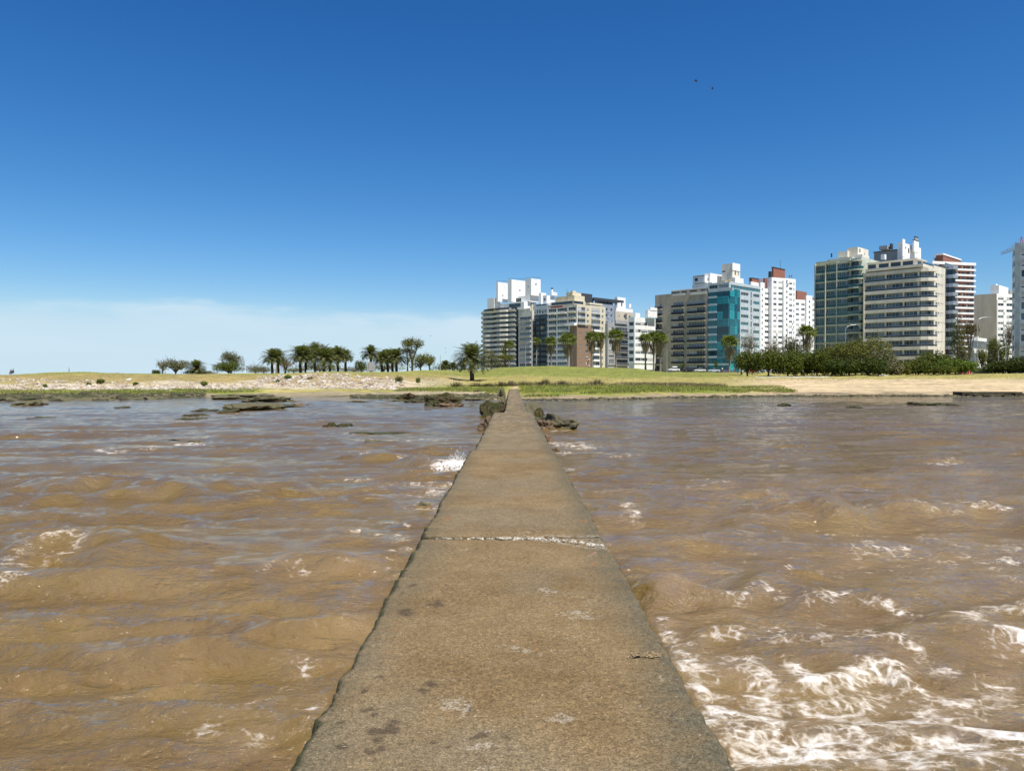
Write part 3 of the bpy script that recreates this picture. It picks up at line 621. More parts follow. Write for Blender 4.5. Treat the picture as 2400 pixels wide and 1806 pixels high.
# rocks standing in the water on the left
for i, (a, b, w, dep, h, m, lb) in enumerate([
 (775,1000,.75,1.1,.33,r_moss,'dark upright rock, left one of the row in the open water'),
 (797,1001,.8,1.2,.36,r_moss,'dark upright rock, second of the row in the open water'),
 (815,998,.5,.9,.26,r_dark,'narrow dark rock, third of the row in the open water'),
 (834,996,.35,.6,.2,r_dark,'small dark rock at the right end of the row in the open water'),
 (845,1016,1.9,1.6,.16,r_dark,'flat dark ledge awash among foam left of the jetty'),
 (905,1020,2.0,2.2,.22,r_dark,'larger flat dark ledge awash nearest the jetty'),
 (885,1036,1.7,1.0,.16,r_olive,'low weedy ledge behind the longest foam streak'),
 (447,1037,.75,.8,.18,r_olive,'small weedy rock right behind a foam patch'),
 (403,1033,.5,.6,.14,r_dark,'small dark rock left behind a foam patch'),
 (88,982,2.0,2,.28,r_dark,'flat dark rock alone in the water at far left'),
 (62,983,.6,1,.2,r_dark,'tiny dark rock left of the flat one'),
 (40,951,3.0,5,.8,r_olive,'domed brown rock off the left shore'),
 (274,957,1.6,2,.28,r_dark,'low dark rock in the water left of the weedy spit'),
 (294,955,.8,1,.26,r_dark,'small dark rock right of the low one by the spit'),
 (470,967,2.3,3,.5,r_dark,'dark pointed rock left of the weedy spit'),
 (452,976,1.8,2,.35,r_dark,'low dark rock in front of the weedy spit'),
 (430,983,1.7,1.2,.18,r_dark,'thin dark ledge in front of the weedy spit'),
 (468,982,1.3,1,.18,r_dark,'thin dark ledge right of the other thin ledge'),
 (560,962,5.2,9,.85,r_olive,'weedy grey green rock spit, near part'),
 (610,958,4.0,8,.72,r_olive,'weedy grey green rock spit, right part'),
 (590,943,7.0,12,1.0,r_olive,'weedy grey green rock spit, middle hump'),
 (540,935,8.0,12,.95,r_olive,'weedy grey green rock spit, back left hump'),
 (655,955,2.6,4,.5,r_dark,'dark rock at the tip of the weedy spit'),
 (690,951,2.4,3,.42,r_brown,'brown rock beyond the tip of the weedy spit'),
 (530,968,2.4,2.5,.4,r_dark,'dark rock at the left foot of the weedy spit'),
 (1033,950,4.2,6,1.75,r_moss,'tall dark green mossy dome by the left shore'),
 (1050,953,2.6,3,.6,r_brown,'brown rock at the foot of the mossy dome'),
 (1010,952,1.8,3,.7,r_dark,'dark rock left of the mossy dome'),
 (956,936,3.0,5,1.5,r_moss,'smaller dark mossy dome left of the tall one'),
 (973,943,2.3,4,.9,r_dark,'dark rock between the two mossy domes'),
 (925,941,2.5,3,.3,r_olive,'flat weedy rock left of the mossy domes'),
 (838,943,3.6,3,.35,r_olive,'flat weedy rock alone in the calm inlet'),
 (1122,926,3.4,6,1.0,r_moss,'green mossy hump on the mud left of the jetty'),
 (1160,930,2.5,5,.7,r_olive,'grey green hump on the mud next to the jetty'),
 (1105,938,3,4,.4,r_olive,'low weedy rock at the mud edge left of the jetty')]):
    rock(a, b, w, dep*.8, h*.56, m, lb, 100 + i, rz=R(random.uniform(-20, 20)), sub=4 if w < 3 else 5, rug=.45)
# right side reef and ruined slab
for i, (a, b, w, lb) in enumerate([(2150,949,2.2,'leftmost low dark rock of the reef off the beach'),(2180,950,2.4,'second low dark rock of the reef off the beach'),(2212,950,3.0,'third low dark rock of the reef off the beach'),(2243,951,2.6,'rightmost low dark rock of the reef off the beach'),(2010,957,1.6,'tiny dark rock awash far off the beach'),(1845,952,1.4,'tiny dark rock awash off the marsh grass')]):
    rock(a, b, w, 1.6, .26, r_dark, lb, 200 + i)
mb = MB(); x0, x1 = wx(2248, 111), wx(2388, 111)
pts = []
mb.box(x0, x1, 110.2, 112.6, -.3, .62); mb.box(x0+.4, x0+3.6, 109.2, 110.15, -.3, .34); mb.box(x1-1.5, x1+1.2, 109.4, 110.15, -.3, .4)
ru = thing('ruined_wall', 'dark ruined concrete slab lying at the water edge of the beach', 'wall', (0, 0, 0))
mb.build('slab', r_dark, ru)
for i, (a, w) in enumerate([(2290,1.5),(2315,2.2),(2340,1.7)]):
    link('fallen_block', rock_mesh('fallen_block', w/2, .7, .42, 300+i, r_dark, 3), ru, (wx(a, 109.3), 109.3, .05))
# stones along the waterline: small, alike
variants = {}
def small_rocks(spots, mats, label, group, hrange, wr_, seed, name='stone', flat=.6, cat='rock'):
    rn = random.Random(seed)
    for (x, y) in spots:
        k = (rn.randrange(6), rn.randrange(len(mats)), name)
        if k not in variants: variants[k] = rock_mesh(name, .5, .5, .5, 400 + k[0]*7 + k[1], mats[k[1]], 2, .35)
        o = link(name, variants[k], None, (x, y, tz(x, y) - .05), rn.uniform(0, 6.28)); w = rn.uniform(*wr_)
        o.scale = (w*rn.uniform(.8, 1.5), w*rn.uniform(.7, 1.2), rn.uniform(*hrange)*2); tag(o, label, cat, group)
sr = random.Random(9)
def shore_y(px):
    for y in np.arange(70, 140, .5):
        if tz(wx(px, y), y) > 0.0: return y
    return 100
sp = []
for _ in range(95):
    px = sr.uniform(-20, 420); y0 = shore_y(px); y = y0 + sr.uniform(-3, 9); sp.append((wx(px, y), y))
small_rocks(sp, [r_dark, r_olive, r_dark, r_olive], 'dark weedy stone on the wet strip below the left bank', 'dark stones along the left waterline', (.18, .5), (1.0, 2.6), 1)
sp = []
for _ in range(70):
    px = sr.uniform(860, 1150); y0 = shore_y(px); y = y0 + sr.uniform(-9, 10); sp.append((wx(px, y), y))
small_rocks(sp, [r_dark, r_olive, r_moss], 'dark weedy stone on the mud flat left of the jetty', 'dark stones on the mud flat', (.12, .36), (.6, 1.9), 2)
sp = []
for _ in range(70):
    px = sr.uniform(1235, 2400); y0 = shore_y(px); y = y0 + sr.uniform(-1.5, 3.0); sp.append((wx(px, y), y))
small_rocks(sp, [r_dark, r_brown, r_olive], 'small dark stone on the waterline right of the jetty', 'small stones along the right waterline', (.07, .2), (.5, 1.5), 3)
# rubble on the left bank
sp = []
for _ in range(290):
    px = sr.choice([sr.uniform(640, 945)]*3 + [sr.uniform(60, 640)]*2)
    lo, hi = (128, 152) if px > 600 else (118, 131) if px > 400 else (112, 123)
    y = sr.uniform(lo, hi) if px > 600 else lo + (hi-lo)*sr.random()**1.2
    sp.append((wx(px, y), y))
small_rocks(sp, [r_pale, r_pale2, r_pink, r_pale2, r_pale], 'broken pale boulder in the rubble on the left bank', 'rubble boulders on the left bank', (.22, .48), (.5, 1.35), 4, 'boulder', cat='boulder')
def stuff_rocks(name, label, spots, mats, wr_, hr, seed):
    rn = random.Random(seed); V = []; Fc = []; MI = []; vs, fs = ico(1)
    for (x, y) in spots:
        w = rn.uniform(*wr_); h = rn.uniform(*hr); m = rn.randrange(len(mats)); b = len(V); a = rn.uniform(0, 6.28); ca, sa = math.cos(a), math.sin(a); z0 = tz(x, y)
        sx, sy = w*rn.uniform(.6, 1.3)/2, w*rn.uniform(.5, 1)/2
        for q in vs:
            k = rn.uniform(.7, 1.15); X, Y = q[0]*sx*k, q[1]*sy*k; V.append((x + X*ca - Y*sa, y + X*sa + Y*ca, z0 + q[2]*h*k))
        Fc += [tuple(b+i for i in f) for f in fs]; MI += [m]*len(fs)
    return tag(link(name, np_mesh(name, V, Fc, mats, False, None, MI)), label, 'rubble', kind='stuff')
sp = []
for _ in range(3600):
    px = sr.uniform(-250, 950); lo, hi = (127, 150) if px > 600 else (119, 137) if px > 400 else (112, 130)
    y = lo + (hi-lo)*sr.random()**(1.3 if px > 600 else 2.0); sp.append((wx(px, y), y))
stuff_rocks('rubble', 'pale stone rubble covering the left bank', sp, [r_pale, r_pale2, r_pink], (.25, .75), (.08, .26), 5)
sp = []
for _ in range(1500):
    px = sr.uniform(-60, 480); y0 = 88 + max(0, px)*.03; y = y0 + sr.uniform(-1, 10); sp.append((wx(px, y), y))
for _ in range(900):
    px = sr.uniform(820, 1180); y = sr.uniform(90, 112); sp.append((wx(px, y), y))
for _ in range(800):
    px = sr.uniform(1215, 2400); y = shore_y(px) + sr.uniform(-.6, 2.2); sp.append((wx(px, y), y))
stuff_rocks('shingle', 'dark weedy shingle along the waterline', sp, [r_dark, r_olive, r_dark], (.3, 1.1), (.05, .2), 6)
# dry seaweed lump on the jetty and crack rubble
x, y = dp(1511, 1541); mb = MB(); rn = random.Random(3)
for k in range(46):
    u = rn.uniform(-1, 1); cx = u*.085; cy = .035*u*u - .01 + rn.gauss(0, .008); pts = [(cx, cy, .004)]
    for j in range(4): pts.append((pts[-1][0] + rn.gauss(0, .014), pts[-1][1] + rn.gauss(0, .009), .004 + abs(rn.gauss(0, .010))))
    mb.tube(pts, [.0028]*5, 4)
straw = plain('dry_straw', (.33,.24,.13), .9, .3, 40)
tag(mb.build('seaweed_clump', straw, None, (x, y, DZ + .001)), 'dried curl of seaweed lying near the right edge of the jetty', 'seaweed')
rn = random.Random(5); V = []; Fc = []; vs, fs = ico(1)
for k in range(420):
    X = rn.uniform(-.8, .88); yy = 7.64 - (max(0, X-.2)/.7)**1.5*.36 + rn.gauss(0, .018 + .02*(X > 0)); 
    if rn.random() > .35 + .65*(X > -.1): continue
    r_ = rn.uniform(.004, .016); b = len(V)
    for q in vs: k2 = rn.uniform(.6, 1.2); V.append((X + q[0]*r_*k2, yy + q[1]*r_*k2, DZ + .004 + q[2]*r_*k2*.8))
    Fc += [tuple(b+i for i in f) for f in fs]
chip = plain('pale_crumbled_concrete', (.50,.45,.36), .9, .3, 30)
o = link('crumbled_joint', np_mesh('crumbled_joint', V, Fc, chip), jet); o['kind'] = 'stuff'
# spray thrown up against the jetty
V = []; Fc = []; rn = random.Random(8); cx, cy = wp(1070, 1100)
for k in range(1700):
    a = rn.gauss(0, .28); b_ = rn.gauss(0, .35); hgt = abs(rn.gauss(0, .14)) * math.exp(-(a/.4)**2); r_ = rn.uniform(.006, .028) * (1.5 if hgt < .10 else .42); b = len(V)
    for q in ICO[1][0] if k % 1 == 0 else []: V.append((cx + .02 + a + q[0]*r_, cy + b_ + q[1]*r_, .06 + hgt*1.4 + q[2]*r_))
    Fc += [tuple(b+i for i in f) for f in fs]
foamm = plain('foam_white', (.82,.80,.76), .6, .04, 5)
tag(link('spray', np_mesh('spray', V, Fc, foamm)), 'white spray thrown up where a wave hits the left side of the jetty', 'spray', kind='stuff')
# ------------------------------------------------------------------ marsh grass and dry tufts
def grassmat(name, a, b):
    m, nt, n, l, p = nodes(name); t = NT(nt); v = t.pos()
    l.new(t.mix(t.step(t.noise(v, .5, 5, .7), .3, .7), a, b), p.inputs['Base Color']); p.inputs['Roughness'].default_value = .7; p.inputs['Specular IOR Level'].default_value = .2
    return m
g_lush = grassmat('lush_grass', (.20,.24,.028), (.33,.34,.065)); g_dry = grassmat('dry_grass', (.28,.23,.09), (.40,.33,.15)); g_reed = grassmat('brown_reed', (.10,.075,.04), (.20,.15,.09)); g_olive = grassmat('olive_grass', (.15,.15,.05), (.25,.24,.09))
def blades(name, label, spots, mats, h, w, nb, seed, spread=.35):
    r = np.random.default_rng(seed); sp = np.asarray(spots, float); N = len(sp)*nb
    bx = np.repeat(sp[:, 0], nb) + r.normal(0, spread, N); by = np.repeat(sp[:, 1], nb) + r.normal(0, spread, N); bz = tz_np(bx, by) - .04
    hh = r.uniform(h[0], h[1], N); ww = r.uniform(w[0], w[1], N)/2; a = r.uniform(0, 6.28, N); lx, ly = r.normal(0, .28, N)*hh, r.normal(0, .28, N)*hh
    V = np.zeros((N, 3, 3)); V[:, 0] = np.stack([bx - np.cos(a)*ww, by - np.sin(a)*ww, bz], -1); V[:, 1] = np.stack([bx + np.cos(a)*ww, by + np.sin(a)*ww, bz], -1); V[:, 2] = np.stack([bx + lx, by + ly, bz + hh], -1)
    mi = np.repeat(r.integers(0, len(mats), len(sp)), nb)
    return tag(link(name, np_mesh(name, V.reshape(-1, 3), np.arange(N*3).reshape(-1, 3), mats, False, None, mi)), label, 'grass', kind='stuff')
sp = []
while len(sp) < 5200:
    px = sr.uniform(1222, 1860); y = sr.uniform(94, 140); z_ = tz(wx(px, y), y)
    lo = .42 if px < 1450 else .5
    nn = float(sinnoise(np.array([wx(px, y)]), np.array([y]), .25, 91)[0])
    if lo < z_ + .22*nn < 1.35 and sr.random() < .55 + .6*nn and px + (y-112)*2 < 1885: sp.append((wx(px, y), y))
blades('marsh_grass', 'bright green marsh grass on the shore right of the jetty', sp, [g_lush, g_lush, g_olive], (.15, .42), (.06, .16), 7, 1)
sp = []
while len(sp) < 2600:
    px = sr.uniform(-40, 600) if sr.random() < .6 else sr.uniform(930, 1168); y = sr.uniform(98, 132); z_ = tz(wx(px, y), y)
    if (.5 if px > 900 else .46) < z_ < (1.2 if px > 900 else .86) and not (px < 240 and sr.random() < .6): sp.append((wx(px, y), y))
blades('shore_grass', 'green shore grass below the left bank', sp, [g_lush, g_olive], (.15, .4), (.07, .18), 7, 2)
sp = []
while len(sp) < 3000:
    px = sr.uniform(980, 1700); y = sr.uniform(132, 232); sp.append((wx(px, y), y))
while len(sp) < 4200:
    px = sr.uniform(-100, 980); y = sr.uniform(138, 185); sp.append((wx(px, y), y))
while len(sp) < 4800:
    px = sr.uniform(1700, 2450); y = sr.uniform(158, 186); sp.append((wx(px, y), y))
blades('dry_tufts', 'short dry grass tufts scattered over the mound and bank', sp, [g_dry, g_olive, g_dry], (.06, .22), (.08, .2), 5, 3, .6)
rn = random.Random(12)
def tuft_thing(px, d, w, h, mats, label, group=None, name='dry_shrub', n_=260):
    r = np.random.default_rng(int(px)); x, y, z_ = P(px, d)
    N = n_; bx = r.normal(0, w*.22, N); by = r.normal(0, w*.18, N); hh = h*r.uniform(.5, 1.05, N)*np.exp(-(bx/(w*.5))**2); a = r.uniform(0, 6.28, N); ww = .05
    lx, ly = bx*.6 + r.normal(0, .15, N), by*.6 + r.normal(0, .15, N)
    V = np.zeros((N, 3, 3)); V[:, 0] = np.stack([bx - np.cos(a)*ww, by - np.sin(a)*ww, 0*bx - .05], -1); V[:, 1] = np.stack([bx + np.cos(a)*ww, by + np.sin(a)*ww, 0*bx - .05], -1); V[:, 2] = np.stack([bx + lx, by + ly, hh], -1)
    return tag(link(name, np_mesh(name, V.reshape(-1, 3), np.arange(N*3).reshape(-1, 3), mats, False, None, r.integers(0, len(mats), N)), None, (x, y, z_)), label, 'shrub', group)
G = 'dry shrubs along the foot of the mound'
for px, w, h, lb in [(1070,3.0,1.0,'brown shrub below the left end of the lone palm shadow'),(1118,3.6,.9,'brown shrub below the lone date palm'),(1145,2.6,.8,'low brown shrub left of the narrow sandy trail'),(1175,2.6,1.0,'olive shrub between the two sandy trails'),(1197,2.6,1.2,'tall brown shrub just left of the sandy path'),(1230,4.4,1.1,'wide grey brown shrub just right of the sandy path'),(1265,2.4,.9,'low brown shrub right of the wide grey one'),(1278,2.2,1.6,'tall pointed brown shrub left of the small dark one'),(1316,2.6,1.3,'small dark round shrub below the mound'),(1398,3.0,1.5,'single dark shrub in the middle of the grass edge')]:
    tuft_thing(px, 140, w, h, [g_reed, g_olive, g_reed], lb, G)
sp = []
for _ in range(1500):
    px = sr.choice([sr.uniform(1240, 1700), sr.gauss(1520, 40), sr.gauss(1600, 35)]); y = sr.uniform(134, 146); sp.append((wx(px, y), y))
blades('reed_belt', 'belt of brown reeds between marsh grass and mound', sp, [g_reed, g_reed, g_dry], (.25, .85), (.05, .12), 6, 4, .4)
# ------------------------------------------------------------------ buildings
SD = (.69, -.724); RD = (.724, .69)        # along the seafront (towards us), and away from it
def ray_line(C, d, px): k = (px - 1200)/F; return (k*C[1] - C[0]) / (d[0] - k*d[1])
def ptl(px0, C, d): t = ray_line(C, d, px0); return (C[0] + d[0]*t, C[1] + d[1]*t)
def norm(a, b): dx, dy = b[0]-a[0], b[1]-a[1]; L = math.hypot(dx, dy); return (dx/L, dy/L), (dy/L, -dx/L), L
def offset(pts, o):
    """shift an open polyline outwards (towards its normal)"""
    out = []; n = len(pts)
    for i, p in enumerate(pts):
        ns = []
        if i > 0: ns.append(norm(pts[i-1], p)[1])
        if i < n-1: ns.append(norm(p, pts[i+1])[1])
        if len(ns) == 2:
            mx_, my_ = ns[0][0]+ns[1][0], ns[0][1]+ns[1][1]; L = math.hypot(mx_, my_); mx_, my_ = mx_/L, my_/L; k = 1/max(.4, mx_*ns[0][0] + my_*ns[0][1])
            out.append((p[0] + mx_*o*k, p[1] + my_*o*k))
        else: out.append((p[0] + ns[0][0]*o, p[1] + ns[0][1]*o))
    return out
PARTS = {}
def window_mesh(w, h, v, nm, fr, gl):
    key = ('win', round(w, 2), round(h, 2), v, nm, fr.name, gl.name)
    if key in PARTS: return PARTS[key]
    m = MB(); m.box(.01, w-.01, .17, .2, .01, h-.01, 1); b = .07
    m.box(.01, w-.01, .10, .165, .01, b, 0); m.box(.01, w-.01, .10, .165, h-b, h-.01, 0); m.box(.01, b, .10, .165, b, h-b, 0); m.box(w-b, w-.01, .10, .165, b, h-b, 0)
    for i in range(1, nm): x = w*i/nm; m.box(x-.035, x+.035, .11, .165, b, h-b, 0)
    if v == 1: m.box(b, w-b, .05, .095, h*.55, h-.012, 2)
    if v == 2: m.box(b, w-b, .05, .095, .1, h-.012, 2)
    if v == 3: m.box(b, w*.5, .05, .095, h*.2, h-.012, 2)
    me = m.mesh('window', [fr, gl, shutter]); PARTS[key] = me; return me
def balcony_mesh(w, proj, kind, slabm, railm, par=.45):
    key = ('bal', round(w, 2), proj, kind, slabm.name, railm.name, par)
    if key in PARTS: return PARTS[key]
    m = MB(); m.box(0, w, -proj, -.004, -.16, 0, 0)
    if kind == 'rail':
        m.box(.04, w-.04, -proj+.03, -proj+.07, .08, .95, 1); m.box(0, w, -proj, -proj+.10, .96, 1.03, 2); m.box(.03, .06, -proj+.08, -.01, .08, .95, 1); m.box(w-.06, w-.03, -proj+.08, -.01, .08, .95, 1)
        for i in range(int(w/1.1)+1): x = .02 + (w-.1)*i/max(1, int(w/1.1)); m.box(x, x+.06, -proj+.075, -proj+.13, .003, .955, 2)
    elif kind == 'bars':
        for i in range(int(w/.22)+1): x = .02 + (w-.08)*i/max(1, int(w/.22)); m.box(x, x+.07, -proj+.04, -proj+.08, .003, .95, 1)
        m.box(0, w, -proj+.02, -proj+.09, .955, 1.03, 1)
    elif kind == 'solid':
        m.box(0, w, -proj, -proj+.12, .003, par, 0)
        if par < .95: m.box(.04, w-.04, -proj+.03, -proj+.08, par+.05, .98, 1)
    me = m.mesh('balcony', [slabm, railm, frame_w if railm is not blackm else blackm]); PARTS[key] = me; return me
class Bld:
    def __init__(s, name, label, front, top, zb=None, depth=16, wall=white, back=None, inset=.31, cat='building', core=True):
        """front: world points seen from left to right"""
        s.cx = sum(p[0] for p in front)/len(front); s.cy = sum(p[1] for p in front)/len(front)
        s.zb = (tz(s.cx, s.cy) - 1.0) if zb is None else zb; s.top = top
        s.root = thing(name, label, cat, (s.cx, s.cy, s.zb)); s.w = front; s.front = [s.L(p) for p in front]
        s.wall = wall; s.mbs = {}; s.rn = random.Random(int(abs(s.cx*13 + s.cy)))
        if core:
            ins = offset(s.front, -inset)
            a, b = s.front[0], s.front[-1]
            if back is None:
                if len(front) == 3: c = s.front[1]; bk = [(a[0]+b[0]-c[0], a[1]+b[1]-c[1])]
                else: n_ = norm(a, b)[1]; bk = [(b[0]-n_[0]*depth, b[1]-n_[1]*depth), (a[0]-n_[0]*depth, a[1]-n_[1]*depth)]
            else: bk = [s.L(p) for p in back]
            s.poly = ins + bk; s.mb('wall', wall).prism(s.poly, 0, top - s.zb)
            m = MB(); m.prism(offset_poly(s.poly, -.25), top - s.zb + .003, top - s.zb + .12); m.build('roof', greyc, s.root)
    def L(s, p): return (p[0]-s.cx, p[1]-s.cy)
    def mb(s, name, mat):
        k = (name, mat.name)
        if k not in s.mbs: s.mbs[k] = (MB(), mat)
        return s.mbs[k][0]
    def done(s):
        for (nm, _), (m, mat) in s.mbs.items():
            if m.v: m.build(nm, mat, s.root)
        return s.root
    def place(s, name, me, i, u, y, z):
        d, n_, L = norm(s.front[i], s.front[i+1]); a = s.front[i]
        return link(name, me, s.root, (a[0] + d[0]*u - n_[0]*y, a[1] + d[1]*u - n_[1]*y, z - s.zb), math.atan2(d[1], d[0]))
    def facade(s, i, z0, fh, nf, cells, wall=None, trim=(0, 0), u0=0, u1=None, th=.3, skip=(), top=None, every=None):
        """cells: (ua, ub, kind, opts) in metres along the edge, openings cut in real wall"""
        wall = wall or s.wall; nm = 'wall' if wall is s.wall else 'facade_panel'; m = s.mb(nm, wall)
        a, b = s.front[i], s.front[i+1]; d, n_, L = norm(a, b); u1 = L if u1 is None else u1; ua = u0 + trim[0]; ue = u1 - trim[1]
        zt = top if top is not None else z0 + fh*nf; Z = s.zb
        cells = sorted(cells); x = ua
        for c in cells:
            if c[0] > x + .01: m.obox(a, d, n_, x, c[0], 0, th, z0-Z, zt-Z)
            x = c[1]
        if ue > x + .01: m.obox(a, d, n_, x, ue, 0, th, z0-Z, zt-Z)
        for c in cells:
            w = c[1]-c[0]; kind = c[2]; o = c[3] if len(c) > 3 else {}
            zb_, zt_ = o.get('z', (.9, 2.35) if kind == 'win' else (.04, 2.4)); last = z0
            for f in range(nf):
                fz = z0 + f*fh
                if (f in o.get('skip', ())): continue
                m.obox(a, d, n_, c[0], c[1], 0, th, last-Z, fz+zb_-Z); last = fz + zt_
                gl = s.rn.choice(o.get('glass', [glass, glass, glassm, glassl])); fr = o.get('frame', frame_w)
                v = s.rn.choice(o.get('vars', [0, 0, 1, 3, 0])); nmul = o.get('mul', max(1, int(round(w/1.2))))
                wo = s.place('window', window_mesh(w, zt_-zb_, v, nmul, fr, gl), i, c[0], 0, fz + zb_)
                if kind == 'bal':
                    s.place('balcony', balcony_mesh(w + o.get('ext', .3), o.get('proj', 1.1), o.get('rail', 'rail'), o.get('slab', white), o.get('railm', darkgrey), o.get('par', .45)), i, c[0]-o.get('ext', .3)/2, 0, fz - .0)
                if o.get('ac') and s.rn.random() < o['ac']:
                    s.place('air_conditioner', PARTS.setdefault('ac', ac_mesh()), i, c[1]-.1 if c[1] < u1-1 else c[0]-.8, 0, fz + .35)
            m.obox(a, d, n_, c[0], c[1], 0, th, last-Z, zt-Z)
    def bands(s, pts, z0, fh, nf, bh, proj, mat, glassmats, gh0=None, seglen=2.4, frame=frame_d, bandname='balcony', rail=None, th=.25, top=True, gin=.0, under=.28):
        """continuous slab bands with ribbon windows between, following a polyline (local)"""
        Z = s.zb; out = offset(pts, proj); inn = offset(pts, -.02); th_in = offset(pts, proj-.16)
        for f in range(nf + (1 if top else 0)):
            z = z0 + f*fh - Z; m = MB(); m.strip(inn, out, z-under, z+.02)
            m.strip(th_in, offset(pts, proj-.003), z+.0201, z+bh)
            if rail and f < nf:
                m.strip(offset(pts, proj-.12), offset(pts, proj-.07), z+bh+.03, z+1.0, 1); m.strip(offset(pts, proj-.14), offset(pts, proj-.04), z+1.003, z+1.08, 2)
            m.build(bandname, [mat, rail or mat, galv], s.root)
        for k in range(len(pts)-1):
            a, b = pts[k], pts[k+1]; d, n_, L = norm(a, b); ns = max(1, int(round(L/seglen)))
            for f in range(nf):
                for q in range(ns):
                    gl = s.rn.choice(glassmats); w = L/ns - .04
                    me = ribbon_mesh(w, fh - under - .04, frame, gl)
                    o = link('window', me, s.root, (a[0]+d[0]*(q*L/ns+.02)+n_[0]*gin, a[1]+d[1]*(q*L/ns+.02)+n_[1]*gin, z0+f*fh+.03-Z), math.atan2(d[1], d[0]))
def ribbon_mesh(w, h, fr, gl):
    key = ('rib', round(w, 2), round(h, 2), fr.name, gl.name)
    if key in PARTS: return PARTS[key]
    m = MB(); m.box(0, w, -.05, -.022, 0, h, 1); m.box(0, .07, -.09, -.052, 0, h, 0); m.box(w/2-.03, w/2+.03, -.085, -.052, 0, h-.08, 0); m.box(.071, w, -.09, -.052, h-.07, h, 0)
    me = m.mesh('window', [fr, gl]); PARTS[key] = me; return me
def ac_mesh():
    m = MB(); m.box(0, .8, -.35, -.01, 0, .55, 0); m.box(.1, .5, -.365, -.352, .08, .47, 1); return m.mesh('air_conditioner', [frame_w, greyc])
def offset_poly(poly, o):
    cx = sum(p[0] for p in poly)/len(poly); cy = sum(p[1] for p in poly)/len(poly); r = []
    for p in poly:
        L = math.hypot(p[0]-cx, p[1]-cy); k = (L+o)/L; r.append((cx+(p[0]-cx)*k, cy+(p[1]-cy)*k))
    return r
def rb(s, name, px0, pxc, px1, dc, pyt, pyb, mat, wins=None, parent=None, label=None, dd=0):
    """roof block: left face px0-pxc, right face pxc-px1, corner at distance dc"""
    C = (wx(pxc, dc), dc); Lp = ptl(px0, C, SD) if pxc - px0 > .2 else (C[0]-SD[0]*2, C[1]-SD[1]*2); Rp = ptl(px1, C, RD) if px1 - pxc > .2 else (C[0]+RD[0]*3, C[1]+RD[1]*3)
    poly = [s.L(q) for q in (Lp, C, Rp, (Lp[0]+Rp[0]-C[0], Lp[1]+Rp[1]-C[1]))]
    m = MB(); m.prism(poly, wz(pyb, dc)-s.zb, wz(pyt, dc)-s.zb); o = m.build(name, mat, s.root if parent is None else parent)
    if label: o['label'] = label
    # openings
    for (face, u, zc, w, h) in (wins or []):
        a, b = (poly[0], poly[1]) if face == 0 else (poly[1], poly[2]); d, n_, L = norm(a, b)
        zz0 = wz(pyb, dc)-s.zb; H = wz(pyt, dc)-wz(pyb, dc)
        mm = MB(); mm.box(-w/2, w/2, -.03, -.003, 0, h, 0)
        link('window', mm.mesh('window', glass), s.root, (a[0]+d[0]*L*u, a[1]+d[1]*L*u, zz0 + H*zc), math.atan2(d[1], d[0]))
    return o
def evenly(L, n_, w, kind, o=None, m0=.6, m1=.6, u0=0):
    pitch = (L-m0-m1)/n_; return [(u0+m0+pitch*(i+.5)-w/2, u0+m0+pitch*(i+.5)+w/2, kind, o or {}) for i in range(n_)]
def elen(B, i): return norm(B.front[i], B.front[i+1])[2]
def corner(px0, pxc, px1, dc): C = (wx(pxc, dc), dc); return [ptl(px0, C, SD), C, ptl(px1, C, RD)]

# --- curved white block with round balconies, left end of the seafront
C = (wx(1213, 412), 412); L0 = ptl(1130, C, SD)
s_ = SD; N_ = (-.724, -.69)
def along(t, o=0): return (L0[0] + s_[0]*t + N_[0]*o, L0[1] + s_[1]*t + N_[1]*o)
Ltot = math.hypot(C[0]-L0[0], C[1]-L0[1])
cp = [along(-2.0, -9), along(-2.2, -6), along(-1.4, -2.5), along(0, -.6), along(2.5, 1.0), along(6, 1.8), along(9.6, 1.0), along(10.6, .3), along(14, 1.7), along(18, 2.2), along(21.6, 1.3), along(22.6, .4), along(26, .9), along(Ltot, 1.0)]
B = Bld('apartment_block', 'white curved block with rounded balconies and tall white roof boxes', cp, wz(722, 420), 3.9, 16, darkgrey, back=[along(Ltot, -18), along(-1, -18)])
fh = (wz(731, 420) - 5.0)/13
B.bands(B.front, 5.0, fh, 13, .95, 1.0, cream, [glass, glass, glassm], seglen=3.2, gin=.1)
rb(B, 'penthouse', 1142, 1158, 1172, 420, 698, 722, white)
rb(B, 'penthouse', 1146, 1228, 1256, 408, 707, 724, white, [(0, .2, .3, 2.5, 1.6), (0, .75, .35, 9, 2)])
rb(B, 'penthouse', 1205, 1240, 1262, 409, 692, 706.8, white, [(0, .3, .1, 4, 2)])
rb(B, 'roof_tower', 1163, 1167, 1190, 418, 661, 706.9, white, [(1, .5, .3, .7, .7)])
rb(B, 'roof_tower', 1190.5, 1199, 1231, 414, 655, 706.9, white, [(1, .6, .5, .7, 1.0)])
rb(B, 'roof_tower', 1231.5, 1245, 1267, 408, 652.5, 691.8, white, [(1, .5, .62, .8, 1.0), (0, .5, .5, .5, .6)])
rb(B, 'penthouse', 1262.5, 1268, 1280, 408, 686, 724, white)
for (a, b, d_, py) in [(1164,1189,417,657.5),(1191,1230,413,651.5),(1232,1266,407,649)]:
    mb = MB()
    for q in range(8): xx = wx(a+(b-a)*q/7, d_+3); mb.box(xx-.04, xx+.04, d_+3, d_+3.08, wz(py+3.8, d_), wz(py, d_))
    mb.box(wx(a, d_+3), wx(b, d_+3), d_+3.0, d_+3.06, wz(py, d_)+.003, wz(py, d_)+.1); o = mb.build('railing', darkgrey, B.root, (-B.cx, -B.cy, -B.zb))
B.done()
